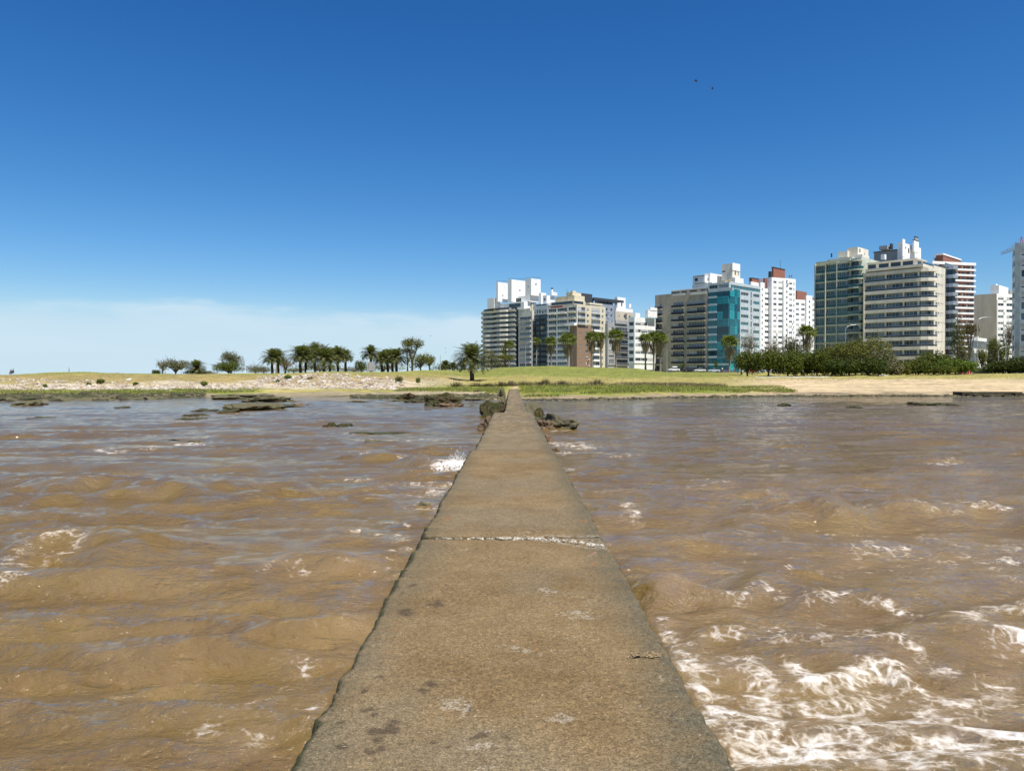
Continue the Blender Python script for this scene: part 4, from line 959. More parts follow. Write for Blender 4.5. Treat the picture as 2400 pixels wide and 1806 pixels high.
# --- narrow pale block
Fp = corner(1215, 1247, 1249, 404); Fp = Fp[:2]
B = Bld('apartment_block', 'narrow off-white block with long recessed balconies right beside the curved block', Fp, wz(728, 404), 4, 18, offwhite)
L = elen(B, 0); fh = (wz(740, 404)-5.2)/11
B.facade(0, 5.2, fh, 11, [(1.0, L-.6, 'bal', dict(z=(.04, 2.55), proj=.9, rail='rail', railm=greyc, slab=offwhite, ext=0, vars=[0, 3], mul=6))], top=wz(728, 404))
B.facade(0, 4, 1.2, 1, [], None)
rb(B, 'parapet', 1215, 1243, 1247, 405, 722, 728, offwhite); rb(B, 'chimney', 1243, 1246, 1250, 405, 714, 728, yellowc); rb(B, 'chimney_cap', 1243.5, 1245, 1247, 405.2, 711, 714, darkgrey); B.done()
# --- black balcony block
Fp = corner(1247.5, 1283, 1285, 398)[:2]
B = Bld('apartment_block', 'block with black steel balconies and pale green attic floors', Fp, wz(716, 398), 4, 18, darkgrey)
L = elen(B, 0); fh = (wz(738, 398)-5.2)/11
B.facade(0, 5.2, fh, 11, [(.4, L*.45, 'bal', dict(z=(.04, 2.6), proj=1.3, rail='bars', railm=blackm, slab=darkgrey, frame=frame_d, glass=[glassm, glass, greeng])), (L*.53, L-.4, 'bal', dict(z=(.04, 2.6), proj=1.3, rail='bars', railm=blackm, slab=darkgrey, frame=frame_d, glass=[glassm, glass, greeng]))], top=wz(736, 398))
B.facade(0, wz(735.8, 398), 3.2, 1, evenly(L, 5, 1.6, 'win', dict(z=(.6, 2.5))), palegrey, top=wz(715, 398)); B.facade(0, 4, 1.2, 1, [])
rb(B, 'penthouse', 1253, 1285, 1292, 399.5, 711, 716, palegrey, [(0, .3, .2, 4, .8), (0, .7, .2, 3, .8)])
rb(B, 'stair_tower', 1272, 1281, 1300, 402, 692, 716, white, [(0, .5, .5, .9, 1.2)]); rb(B, 'stair_tower', 1290, 1293, 1306, 403, 684, 692, white); rb(B, 'chimney', 1291.5, 1293, 1296, 404, 677, 684, white); rb(B, 'chimney_cap', 1291, 1293, 1296.4, 403.8, 674.5, 677, blackm); B.done()
# --- cream corner building with brick lower corner
Fp = corner(1283.5, 1352, 1419, 370)
zb = 4.2; T = wz(713, 370); B = Bld('apartment_building', 'cream corner building with brown brick lower corner and white balcony slabs', Fp, T, zb, 16, yellowc)
LA, LB = elen(B, 0), elen(B, 1); fh = 2.93; nbr = 9; zB = 5.2 + fh*8
ow = dict(z=(.5, 2.5), glass=[glass, glass, glassm], proj=1.2, rail='bars', railm=frame_w, slab=white, ext=.0, vars=[0])
B.facade(0, 5.2, fh, 8, [(.6, LA*.30, 'bal', ow), (LA*.34, LA*.72, 'bal', ow)], white, u1=LA*.76)
B.facade(0, 5.2, fh, 8, [(LA*.84, LA*.84+.9, 'win', dict(z=(1, 2.1)))], brick, u0=LA*.76)
B.facade(0, zB, fh, 3, [(.6, LA*.30, 'bal', ow), (LA*.34, LA*.66, 'bal', ow), (LA*.72, LA*.96, 'bal', dict(ow, slab=yellowc))], white if False else offwhite, u1=LA, top=T)
B.facade(0, zb, 1.0, 1, [])
B.facade(1, 5.2, fh, 8, [(LB*.10, LB*.10+.8, 'win', dict(z=(1.1, 2.0))), (LB*.30, LB*.30+1.9, 'win', dict(z=(.9, 2.3), ac=.3))], brick, trim=(.305, 0), u1=LB*.52)
B.facade(1, 5.2, fh, 8, [(LB*.54, LB*.78, 'bal', dict(z=(.04, 2.5), proj=.9, rail='solid', par=.7, slab=white, railm=greyc, ext=.2)), (LB*.84, LB*.84+1.6, 'win', dict(z=(.9, 2.3)))], yellowc, u0=LB*.52)
B.facade(1, zB, fh, 3, [(LB*.03, LB*.28, 'bal', dict(z=(.04, 2.5), proj=.8, rail='bars', railm=frame_w, slab=yellowc)), (LB*.34, LB*.34+1.5, 'win', dict(z=(.9, 2.3))), (LB*.50, LB*.80, 'bal', dict(z=(.04, 2.5), proj=.8, rail='bars', railm=frame_w, slab=white)), (LB*.86, LB*.86+1.4, 'win', dict(z=(.9, 2.3)))], yellowc, trim=(.305, 0), top=T)
B.facade(1, zb, 1.0, 1, [], brick, trim=(.305, 0))
o = B.place('terrace_slab', (lambda m: (m.box(0, LA*.3, -2.0, -.004, -.5, .75, 0), m.mesh('terrace_slab', white))[1])(MB()), 0, LA*.7, 0, zB-.2)
rb(B, 'penthouse', 1290, 1345, 1372, 375, 704, 713, yellowc, [(0, .5, .2, 14, 1.4), (1, .4, .2, 7, 1.3)])
rb(B, 'awning', 1290, 1318, 1320, 369.5, 716, 719.5, plain('faded_red_awning', (.33,.06,.04)))
rb(B, 'penthouse', 1302, 1346, 1370, 377, 692, 704, yellowc); rb(B, 'penthouse', 1327, 1338, 1362, 379, 684.5, 692, yellowc, [(1, .3, .2, .8, 1)]); rb(B, 'chimney', 1338, 1342, 1350, 378, 681, 692, yellowc)
rb(B, 'roof_tank_house', 1345, 1359, 1388, 386, 686.5, 712, darkgrey); rb(B, 'parapet', 1372, 1382, 1412, 378, 709, 713, yellowc)
mb = MB(); xx = wx(1329, 379); mb.cyl(xx-B.cx, 379-B.cy, T-B.zb, T-B.zb+8.5, .07, 6); mb.build('antenna', darkgrey, B.root); B.done()
# --- blue grey building behind
Fp = corner(1390, 1392, 1440, 398)
B = Bld('apartment_building', 'blue grey building with a dark pergola on its roof behind the cream corner building', Fp, wz(711, 398), 4, 16, greyblue)
LB = elen(B, 1); fh = 3.05; T = wz(711, 398); n_ = 12; z0 = T - 1 - n_*fh
B.facade(1, z0, fh, n_, evenly(LB, 4, 1.5, 'win', dict(z=(.8, 2.3), ac=.3)), top=T, trim=(.305, 0)); B.facade(0, z0, T-z0, 1, [])
rb(B, 'penthouse', 1394, 1397, 1437, 402, 704, 711, greyblue, [(1, .5, .2, 12, 1)])
mb = MB(); C = (wx(1388, 400), 400)
for q in range(16): mb.obox(B.L(C), RD, SD, q*1.55, q*1.55+.5, -.5, 5, wz(702, 400)-B.zb, wz(698, 400)-B.zb)
mb.obox(B.L(C), RD, SD, 0, 25, -1, -.55, wz(702.5, 400)-B.zb, wz(697, 400)-B.zb)
for q in (0, 12, 24): mb.obox(B.L(C), RD, SD, q, q+.4, -.5, 0, wz(711, 400)-B.zb, wz(702.6, 400)-B.zb)
mb.build('pergola', darkgrey, B.root); B.done()
# --- white topped building
Fp = corner(1438, 1442, 1484, 425)
B = Bld('apartment_building', 'beige building with white stepped roof house behind the white banded block', Fp, wz(729, 425), 4, 16, beige2)
LB = elen(B, 1); T = wz(729, 425); B.facade(1, T-1-13*3, 3, 13, evenly(LB, 3, 1.4, 'win', dict(z=(.9, 2.2))), top=T, trim=(.305, 0)); B.facade(0, 4, T-4, 1, [])
rb(B, 'penthouse', 1440, 1444, 1483, 426, 721, 729, white); rb(B, 'penthouse', 1440, 1447, 1466, 428, 696, 721, white, [(0, .5, .3, .9, 1.4), (0, .5, .7, .6, .6)]); rb(B, 'chimney', 1472, 1474, 1479, 428, 712, 721, white); B.done()
# --- low dark block in front
Fp = corner(1418, 1424, 1473, 352)
B = Bld('apartment_building', 'low grey block in shade behind the palms, left of the white banded block', Fp, wz(757, 352), 4, 16, greyc)
LB = elen(B, 1); T = wz(757, 352); fh = 3; nf = 6; z0 = T - 1.2 - nf*fh
B.facade(1, z0, fh, nf, [(1, LB*.3, 'win', dict(z=(.6, 2.5))), (LB*.36, LB*.95, 'bal', dict(z=(.04, 2.6), proj=.9, rail='rail', railm=darkgrey, slab=greyc, glass=[glass, glass, glassm]))], top=T, trim=(.305, 0)); B.facade(0, 4, T-4, 1, [])
rb(B, 'penthouse', 1440, 1443, 1472, 355, 750, 757, greyc); B.done()
# --- white banded block
Fp = corner(1472.5, 1487, 1536, 322)
B = Bld('apartment_block', 'white block with horizontal window bands behind three palms', Fp, wz(743, 322), 6.2, 14, white)
LA, LB = elen(B, 0), elen(B, 1); T = wz(743, 322); fh = 3.0; nf = 6; z0 = T - 1.3 - nf*fh
B.facade(0, z0, fh, nf, [(.35, LA-.5, 'win', dict(z=(.8, 2.35), vars=[0], frame=frame_d))], top=T)
B.facade(1, z0, fh, nf, [(.6, LB*.30, 'win', dict(z=(1, 2.3), vars=[0, 1, 3])), (LB*.30+.15, LB*.62, 'win', dict(z=(1, 2.3), vars=[0, 1, 3])), (LB*.62+.15, LB*.96, 'win', dict(z=(1, 2.3), vars=[0, 1, 2]))], top=T, trim=(.305, 0))
rb(B, 'penthouse', 1487, 1489, 1500, 324, 733, 743, white); rb(B, 'penthouse', 1512, 1518, 1540, 326, 727, 743, white); rb(B, 'penthouse', 1520, 1524, 1540, 327, 720, 727, white)
rb(B, 'ground_floor', 1474, 1488, 1535, 323, 861, 873, darkgrey); B.done()
# --- beige stone block
C9 = (wx(1709, 308), 308); P8 = ptl(1658.5, C9, SD); Fp = [ptl(1535, C9, SD), ptl(1552, C9, SD), P8]
T = wz(690, 330); T2 = wz(674, 320)
B = Bld('apartment_block', 'beige stone block with dark glass balconies, directly left of the teal glass building', [Fp[0], P8], T, 4.2, 15, beige)
L = elen(B, 0); fh = 2.98; z0 = 5.6; k = L/ (1658.5-1535)
def q8(px): p_ = ptl(px, C9, SD); return math.hypot(p_[0]-Fp[0][0], p_[1]-Fp[0][1])
bo = dict(z=(.04, 2.4), proj=1.1, rail='rail', railm=blackm, slab=offwhite, ext=.5, frame=frame_w, glass=[glass, glassl, glassm], vars=[0, 0, 3])
nf = 10
B.facade(0, z0, fh, nf, [(q8(1538), q8(1551), 'bal', bo), (q8(1566), q8(1567.5), 'win', dict(z=(1.4, 2.1), vars=[0], mul=1)), (q8(1577), q8(1601.5), 'bal', bo), (q8(1614), q8(1652), 'bal', bo)], top=T)
B.facade(0, 4.2, 1.4, 1, [], greyc)
rb(B, 'penthouse', 1573, 1658, 1662, 316.5, 674, 691, beige2, [(0, .12, .15, 4.0, 2.0), (0, .36, .15, 2.6, 2.0), (0, .62, .15, 3.5, 2.0), (0, .88, .15, 2.0, 2.0)])
rb(B, 'roof_slab', 1572, 1660, 1664, 316, 672.5, 674, white); rb(B, 'balcony', 1575, 1603, 1604, 318, 687.5, 691.2, offwhite); rb(B, 'balcony', 1616, 1654, 1655, 315.5, 684, 688.2, offwhite)
rb(B, 'entrance', 1600, 1655, 1656, 314.2, 862, 871, darkgrey); B.done()
# --- teal glass building
Fp = [ptl(1659, C9, SD), C9, ptl(1782, C9, RD)]
T = wz(660, 308)
B = Bld('glass_building', 'teal glass corner building with pale grey panels on its right side', Fp, T, 4.2, 15, palegrey)
LA, LB = elen(B, 0), elen(B, 1); nf = 11; fh = (T - 2.6 - 5.2)/nf; k = LA
def cw(i, u0, u1, f0, f1, gl, band, split=1, fr=None):
    d, n_, L_ = norm(B.front[i], B.front[i+1]); a = B.front[i]
    for f in range(f0, f1):
        z = 5.2 + f*fh - B.zb
        if band: m = MB(); m.obox(a, d, n_, u0, u1, -.12, .3, z-.45, z+.35); m.build('floor_band', palegrey, B.root)
        zb2 = .36 if band else .0; zt2 = fh-.46 if band else fh
        for q in range(split):
            w = (u1-u0)/split; g = B.rn.choice(gl); key = ('cw', round(w, 2), band, g.name)
            if key not in PARTS:
                m = MB(); h_ = zt2-zb2; m.box(.02, w-.02, 0, .28, 0, h_, 0); m.box(.02, w-.02, -.04, -.003, h_*.30, h_*.30+.05, 1); m.box(.02, w-.02, -.04, -.003, h_*.72, h_*.72+.05, 1); m.box(w*.5-.03, w*.5+.03, -.045, -.042+.0, .05, h_*.29, 1); m.box(w*.5-.03, w*.5+.03, -.04, -.003, h_*.32, h_*.70, 1); PARTS[key] = m.mesh('window', [g, teald])
            link('window', PARTS[key], B.root, (a[0]+d[0]*(u0+q*w), a[1]+d[1]*(u0+q*w), z+zb2), math.atan2(d[1], d[0]))
cw(0, .15, LA*.42, 0, nf, [teal, teald, teal], True); cw(0, LA*.43, LA-.3, 2, nf, [teal, teal, teald], False, 2); cw(0, LA*.43, LA-.3, 0, 2, [teal], True, 2)
cw(1, .35, LB*.16, 0, nf, [teal, teald], False); cw(1, LB*.165, LB*.33, 0, nf, [teal, teal, teald], False, 2)
B.facade(0, 5.2+nf*fh, 2.6, 1, [(.5, LA*.45, 'win', dict(z=(.3, 1.8), vars=[0])), (LA*.5, LA-.6, 'win', dict(z=(.3, 1.8), vars=[0]))], palegrey, top=T); B.facade(0, 4.2, 1.0-.46, 1, [], darkgrey)
B.facade(1, 5.2, fh, nf, [(LB*.36, LB*.60, 'win', dict(z=(.9, 2.2), vars=[0, 0], frame=frame_w, glass=[teald, glass, glassm])), (LB*.67, LB*.71, 'win', dict(z=(.2, 2.7), vars=[0], mul=1)), (LB*.76, LB*.96, 'win', dict(z=(.9, 2.2), vars=[0], glass=[teald, glass]))], u0=LB*.333, top=T-2.6)
B.facade(1, T-2.6, 1.6, 1, [(LB*.04, LB*.98, 'win', dict(z=(.1, 1.5), vars=[0], glass=[teald]))], trim=(.305, 0), top=T)
rb(B, 'balcony', 1660, 1716, 1718, 307, 673.5, 681, palegrey); B.done()
# --- white and cream building behind
Fp = corner(1622, 1668, 1742, 350)
B = Bld('apartment_building', 'white stepped penthouse with a cream lift tower behind the teal glass building', Fp, wz(662, 350), 4, 14, white)
T = wz(662, 350)
for i in (0, 1): B.facade(i, 4, T-4, 1, [], trim=(.305 if i else 0, 0))
rb(B, 'penthouse', 1623, 1651, 1740, 352, 646, 662, white, [(0, .3, .3, 1.6, 1.5), (1, .1, .3, 2, 1.5), (1, .2, .4, 1.5, 1)]); rb(B, 'penthouse', 1651, 1664, 1700, 353, 640, 662, white, [(0, .5, .2, 1.2, 1.4)])
rb(B, 'lift_tower', 1691, 1716, 1734, 351, 617, 655, cream, [(1, .35, .3, .9, 2.0), (1, .75, .3, .5, 2.0), (0, .2, .52, 1.6, .5)], label='cream and rust stained lift tower'); rb(B, 'parapet', 1714.5, 1716.2, 1734, 350.6, 616, 633, white)
rb(B, 'stair_wall', 1716, 1722, 1742, 349, 650, 662, white); rb(B, 'railing', 1624, 1650, 1652, 351.8, 644.6, 645.9, rust); B.done()
# --- white towers with brown brick roof houses
def white_tower(label, x0, x1, dl, top, steps, cols, nf, pier, seed):
    A_, B_ = (wx(x0, dl), dl), (wx(x1, dl+8), dl+8)
    Bq = Bld('apartment_tower', label, [A_, B_], top, 4, 16, white); L_ = elen(Bq, 0); k = L_/(x1-x0); z0 = top - 1.1 - nf*2.93
    cs = []
    for (a, b, m_) in cols: cs.append(((a-x0)*k, (b-x0)*k, 'win', dict(z=(.95, 2.25) if m_ == 2 else (.7, 2.1), vars=[0, 1, 2, 0, 1] if m_ == 2 else [0], mul=m_, ac=.2 if m_ == 2 else 0, glass=[glass, glass, glassm])))
    Bq.facade(0, z0, 2.93, nf, cs, top=top); Bq.facade(0, 4, z0-4, 1, [])
    return Bq
B = white_tower('tall white tower with stepped top and brown brick roof houses', 1808, 1864, 408, wz(650, 408), None, [(1812,1819,2),(1823.5,1832.5,2),(1839,1841,1),(1846,1856,2),(1859,1861,1)], 17, None, 1)
k = elen(B, 0)/56; m = MB(); m.box(0, 63/5*k*1.0, -.8, -.004, 0, wz(637.5, 408)-6-B.zb+0); 
B.place('pier', m.mesh('pier', white), 0, (1833-1808)*k, 0, 6)
for f in range(17):
    mm = PARTS.setdefault('slot', (lambda q: (q.box(0, .8, -.03, 0, 0, 1.2), q.mesh('window', glass))[1])(MB())); B.place('window', mm, 0, (1839.2-1808)*k, -.81, wz(650, 408)-2.0-f*2.93)
rb(B, 'brick_roof_house', 1808, 1812, 1839, 414, 627, 650, redbrick); rb(B, 'roof_slab', 1806.5, 1812, 1840, 413.5, 625.5, 627, darkgrey); rb(B, 'roof_step', 1800, 1806, 1812, 414, 636, 650, darkgrey)
for px in (1848, 1853): rb(B, 'chimney', px, px+1, px+3, 410, 645, 650, redbrick)
mb = MB(); mb.cyl(wx(1828, 418)-B.cx, 418-B.cy, wz(627, 414)-B.zb, wz(608, 414)-B.zb, .08, 6); mb.build('antenna', darkgrey, B.root); B.done()
B = white_tower('lower white tower wing adjoining the tall stepped tower on its left', 1778, 1808, 404, wz(674, 404), None, [(1792,1801,2),(1804,1806,1)], 15, None, 2)
k = elen(B, 0)/30; m = MB(); m.box(0, 4.0, -.8, -.004, 0, wz(662, 404)-6); B.place('pier', m.mesh('pier', white), 0, 0.2, 0, 6)
for f in range(15): B.place('window', PARTS['slot'], 0, 1.5, -.81, wz(674, 404)-1.5-f*2.93)
rb(B, 'brick_roof_house', 1788, 1792, 1808, 410, 652, 674, redbrick); rb(B, 'brick_roof_house', 1755, 1762, 1784, 412, 651.5, 690, redbrick); rb(B, 'roof_slab', 1754, 1762, 1785, 411.6, 650.5, 651.5, darkgrey)
rb(B, 'stair_block', 1756, 1760, 1778, 409, 660, 780, white); B.done()
B = white_tower('shorter white tower with a brown brick roof house, right of the tall stepped one', 1864, 1930, 432, wz(702, 432), None, [(1865,1872,2),(1877,1885,2),(1900.5,1910,2)], 13, None, 3)
k = elen(B, 0)/66; m = MB(); m.box(0, 14*k, -.8, -.004, 0, wz(691.5, 432)-6); B.place('pier', m.mesh('pier', white), 0, (1886.5-1864)*k, 0, 6)
for f in range(13): B.place('window', PARTS['slot'], 0, (1892.5-1864)*k, -.81, wz(702, 432)-1.5-f*2.93)
rb(B, 'brick_roof_house', 1863, 1867, 1890, 436, 681, 702, redbrick); rb(B, 'brick_roof_house', 1900, 1902, 1908, 438, 697, 702, redbrick); B.done()
# --- green glass building
C13 = (wx(1992, 254), 254); A13 = ptl(1912, C13, SD)
L_ = math.hypot(C13[0]-A13[0], C13[1]-A13[1])
def al(t, o=0, A=A13): return (A[0] + SD[0]*t + N_[0]*o, A[1] + SD[1]*t + N_[1]*o)
E13 = ptl(2022, C13, SD); LE = math.hypot(E13[0]-A13[0], E13[1]-A13[1])
fr13 = [al(0), al(L_)] + [al(L_+.15+(LE-L_-.3)*(1-math.cos(a))/2, 1.5*math.sin(a)) for a in np.linspace(.3, math.pi-.3, 7)] + [al(LE)]
T = wz(609, 256)
B = Bld('apartment_building', 'green glass apartment building with a rounded balcony bay, left of the cream banded building', [al(0), al(LE)], T, 4, 18, greencream)
fh = 2.94; nf = 13; z0 = T - 1.0 - nf*fh
gg = [glassm, greeng, greeng, teald]
L3 = L_/3
def fl(pts): return [B.L(p) for p in pts]
for c_ in range(3):
    o1 = [.0, .55, 1.0][c_]
    B.bands(fl([al(L3*c_+.05), al(L3*(c_+1)-.05)]), z0, fh, nf, [.06, .12, .08][c_], o1+.6, greencream, [[glassm, glassl, greeng, glass], gg, [greeng, glassm, greeng]][c_], seglen=1.5, frame=frame_w, rail=greeng, gin=[.1, .6, 1.05][c_], under=.38)
for t_ in (0.02, L3, 2*L3):
    m = MB(); m.obox(B.L(al(t_)), SD, N_, -.10, .12, -1.75 + .5*(t_ < 1), -.1, z0-4, T-4-.6); m.build('fin', greencream, B.root)
B.bands(fl(fr13[2:-1]), z0, fh, nf, .18, 1.0, greencream, [glass, greeng, glassm], seglen=2, frame=frame_d, rail=greeng, gin=-.3)
B.facade(0, 4, z0-4, 1, []); m = B.mb('wall', greencream); m.obox(B.L(al(LE-.9)), SD, N_, 0, .85, -1.3, 0, 0, T-4)
B.facade(0, z0, fh*nf, 1, [], greencream, th=.25, top=T)
rb(B, 'parapet', 1911, 1991, 1993, 252.5, 606, 610, greencream)
rb(B, 'penthouse', 1938, 1995, 2030, 256, 602, 608, greencream); rb(B, 'water_tank_house', 1963, 1985, 1996, 259, 588, 602, cream); rb(B, 'penthouse', 1984, 2009, 2034, 258, 579, 602, cream, [(1, .2, .5, .8, 1.2), (1, .6, .2, .6, 1)]); rb(B, 'penthouse', 1996, 2020, 2036, 256, 596, 607, cream)
rb(B, 'chimney', 1946, 1947.5, 1949.5, 256, 594, 603, blackm); B.done()
# --- cream banded building
C14 = (wx(2166, 235), 235); A14 = ptl(2026, C14, SD); LE = math.hypot(C14[0]-A14[0], C14[1]-A14[1])
R14 = ptl(2214, (wx(2188, 233), 233), RD)
def a14(t, o=0): return al(t, o, A14)
K14 = (wx(2187, 234), 234)
fr = [a14(0), a14(LE-3.2), a14(LE-.9), a14(LE+.5, -.5), a14(LE+1.2, -1.5), a14(LE+1.5, -3.4)]
Kc = fr[-1]; R14 = ptl(2214, Kc, RD)
T = wz(629, 240)
B = Bld('apartment_building', 'large cream building with long curved balcony bands and glass railings', fr, T, 3.5, 18, cream, back=[R14, (R14[0]+A14[0]-C14[0], R14[1]+A14[1]-C14[1])])
fh = 2.98; nf = 11; z0 = T - 1.15 - nf*fh
B.bands(B.front, z0, fh, nf, .50, 1.15, cream, [glassl, glass, glassm, glassl, glassm], seglen=2.1, frame=frame_w, rail=glass, under=.55)
for t in (0.1, LE*.36, LE*.66, LE*.9):
    m = B.mb('wall', cream); m.obox(B.L(a14(t)), SD, N_, 0, .45, -.7, -.1, z0-3.5-.3, T-3.5-1.5)
m = B.mb('wall', cream); m.obox(B.L(a14(0)), SD, N_, 0, .35, -1.3, 12, 0, T-3.5-.8)
B2f = [Kc, R14]; B.front = fl2 = [B.L(p) for p in B2f]; LR = elen(B, 0)
B.facade(0, z0, fh, nf, [(LR*.15, LR*.30, 'win', dict(z=(1.2, 2.3), mul=1, vars=[0])), (LR*.36, LR*.50, 'win', dict(z=(1.2, 2.3), mul=1, vars=[0])), (LR*.58, LR*.76, 'win', dict(z=(1.0, 2.3), mul=2)), (LR*.82, LR*.97, 'win', dict(z=(1.0, 2.3), mul=2))], top=T+.4)
B.facade(0, 3.5, z0-3.5, 1, [])
rb(B, 'parapet', 2027, 2162, 2190, 234, 618, 624.5, cream); rb(B, 'penthouse', 2032, 2144, 2168, 239, 607, 624, cream, [(0, .1, .1, 2.4, 1.6), (0, .35, .1, 3, 1.6), (0, .6, .1, 3, 1.6), (0, .85, .1, 3, 1.6), (1, .4, .1, 3, 1.6)])
rb(B, 'roof_slab', 2030, 2148, 2172, 238, 604.5, 607, offwhite); rb(B, 'railing', 2162, 2164, 2192, 235, 614, 618, glassm)
B.done()
# --- grey block with white chimneys
Fp = corner(2047, 2103, 2112, 272)
B = Bld('apartment_building', 'plain grey rooftop block rising behind the cream banded building', Fp, wz(586, 272), 4, 14, greyc, back=None)
for i in (0, 1): B.facade(i, 4, wz(586, 272)-4, 1, [], trim=(.305 if i else 0, 0))
rb(B, 'roof_slab', 2045, 2104, 2113, 271.5, 584, 586, darkgrey); rb(B, 'roof_vent', 2059, 2078, 2090, 276, 575, 584, greyc); rb(B, 'roof_vent', 2084, 2088, 2092, 276, 571, 584, darkgrey)
rb(B, 'penthouse', 2063, 2072, 2076, 268, 596, 608, white); B.done()
Fp = corner(2102, 2113, 2157, 269)
B = Bld('apartment_building', 'white rooftop house with one thin and one thick chimney', Fp, wz(568, 269), 4, 14, white)
for i in (0, 1): B.facade(i, 4, wz(568, 269)-4, 1, [], trim=(.305 if i else 0, 0))
rb(B, 'chimney', 2112, 2114, 2120, 267, 560, 601, white); rb(B, 'chimney', 2137, 2141, 2152, 273, 563, 590, white); rb(B, 'chimney_cap', 2136.5, 2141, 2152.5, 272.8, 562, 563, darkgrey); rb(B, 'chimney', 2141, 2143.5, 2150, 273.5, 556, 562, greyc); rb(B, 'chimney_cap', 2140.5, 2143.5, 2151, 273.3, 554, 556, blackm)
m = MB(); m.box(0, 2.2, -.03, -.003, 0, .6); B.place('window', m.mesh('window', glass), 1, 1.4, 0, wz(580.5, 269)); m = MB(); m.box(0, 1.1, -.03, -.003, 0, 1.7); B.place('window', m.mesh('window', glass), 1, 5.6, 0, wz(589, 269)); B.done()
# --- dark balcony block
Cc = (wx(2214, 262), 262)
Fp = [Cc, ptl(2238, Cc, (.97, .24))]
B = Bld('apartment_block', 'slim grey block with dark rounded balconies, right of the cream banded building', Fp, wz(622, 262), 4, 14, greyc)
L_ = elen(B, 0); T = wz(622, 262); fh = 3.02; nf = 12; z0 = T - 1.2 - nf*fh
cpx = [B.L(Fp[0])] + [(B.L(Fp[0])[0] + L_*.97*t, B.L(Fp[0])[1] + .8*t - 1.6*math.sin(math.pi*t*.9)) for t in (.2, .45, .7, .9)] + [B.L(Fp[1])]
B.bands(cpx, z0, fh, nf, .9, .5, greyblue, [glass, glassm], seglen=2.4, gin=-.3); B.facade(0, 4, z0-4, 1, []); B.facade(0, z0, nf*fh, 1, [], greyc, th=.25, top=T)
rb(B, 'railing', 2213, 2214, 2236, 263, 616, 622, glassm); B.done()
# --- red and white banded tower
A_ = (wx(2190, 430), 430); Bp = (wx(2212, 421), 421); D_ = (wx(2281.5, 426), 426)
B = Bld('apartment_tower', 'tall tower of brown brick with white balcony bands and a flat brick roof house', [A_, Bp, D_], wz(620, 424), 4, 16, redbrick)
T = wz(620, 424); fh = 3.0; nf = 19; z0 = T - nf*fh - .3; LB = elen(B, 1)
B.facade(1, z0, fh, nf, [(LB*u, LB*u+2.0, 'win', dict(z=(.85, 2.2), mul=2, frame=frame_d, ac=.3, vars=[0, 3])) for u in (.28, .42, .58, .74, .87)], trim=(.305, 0), top=T)
B.facade(1, 4, z0-4, 1, [], trim=(.305, 0)); B.facade(0, 4, T-4, 1, [])
for f in range(nf+1):
    z = z0 + f*fh; d, n_, L2 = norm(B.front[1], B.front[2]); m = MB(); hh = 1.0
    m.obox(B.front[1], d, n_, -2.5 if f < nf else -9, LB*1.0, -1.3, -.003, z-.2-B.zb, z+hh-B.zb-.2 + (.4 if f == nf else 0)); m.build('balcony', white, B.root)
rb(B, 'brick_roof_house', 2192, 2209, 2251, 428, 597, 616.5, redbrick); rb(B, 'roof_slab', 2189, 2209, 2252, 427, 593.5, 597, white); rb(B, 'roof_step', 2187, 2190, 2194, 432, 604, 622, offwhite); B.done()
# --- white block with blank grey side wall
Cc = (wx(2334, 372), 372); Fp = [ptl(2282, Cc, SD), Cc, (wx(2375, 375), 375)]
T = wz(688, 372)
B = Bld('apartment_block', 'white block with a blank beige side wall and a white roof box', Fp, T, 4, 16, offwhite)
LA, LB = elen(B, 0), elen(B, 1); B.facade(0, 4, wz(696, 378)-4, 1, [], beige2, top=T); fh = 2.95; nf = 11; z0 = T-.9-nf*fh
B.facade(1, z0, fh, nf, [(LB*.10, LB*.42, 'win', dict(z=(.9, 2.2), mul=2, vars=[0, 1, 3], ac=.6)), (LB*.58, LB*.92, 'win', dict(z=(.9, 2.2), mul=2, vars=[0, 1, 3], ac=.3))], white, trim=(.305, 0), top=T); B.facade(1, 4, z0-4, 1, [], white, trim=(.305, 0))
rb(B, 'roof_box', 2320, 2340, 2362, 373, 668, 688, white); rb(B, 'roof_box', 2331, 2333, 2338, 374, 665.5, 668, white); rb(B, 'roof_box', 2362, 2366, 2372, 376, 680, 688, greyc)
mb = MB(); mb.box(-.15, .15, -.12, -.003, 0, T-8); B.place('drainpipe', mb.mesh('drainpipe', greencream), 1, .5, 0, 5); B.done()
# --- pale grey tower at the right edge
Cc = (wx(2388, 212), 212); A_ = (wx(2371, 221), 221)
Fp = [A_, (wx(2372.5, 217), 217), (wx(2378, 213.5), 213.5), Cc, (wx(2470, 206), 206)]
T = wz(572, 214)
B = Bld('apartment_tower', 'pale grey tower with square windows at the right edge', Fp, T, 3.5, 16, palegrey)
fh = 2.95; nf = 12; z0 = T-1.0-nf*fh; LD = elen(B, 3)
for i in range(3): B.facade(i, z0, fh, nf, [(.5, elen(B, i)-.5, 'win', dict(z=(.8, 2.3), vars=[0], mul=1, glass=[glassm, palegrey if False else glassl]))] if elen(B, i) > 3.0 else [], trim=(.1 if i else 0, 0), top=T, wall=offwhite if False else palegrey, th=.29)
B.facade(3, z0, fh, nf, [(.35, 2.6, 'win', dict(z=(.3, 2.3), mul=2, vars=[0, 3], glass=[glass, glassm])), (3.4, 6.2, 'win', dict(z=(.3, 2.3), mul=2, vars=[0]))], trim=(.1, 0), top=T)
for i in range(4): B.facade(i, 3.5, z0-3.5, 1, [], trim=(.1 if i else 0, 0), th=.29)
rb(B, 'roof_slab', 2377, 2390, 2450, 214, 569, 571.6, darkgrey); B.done()
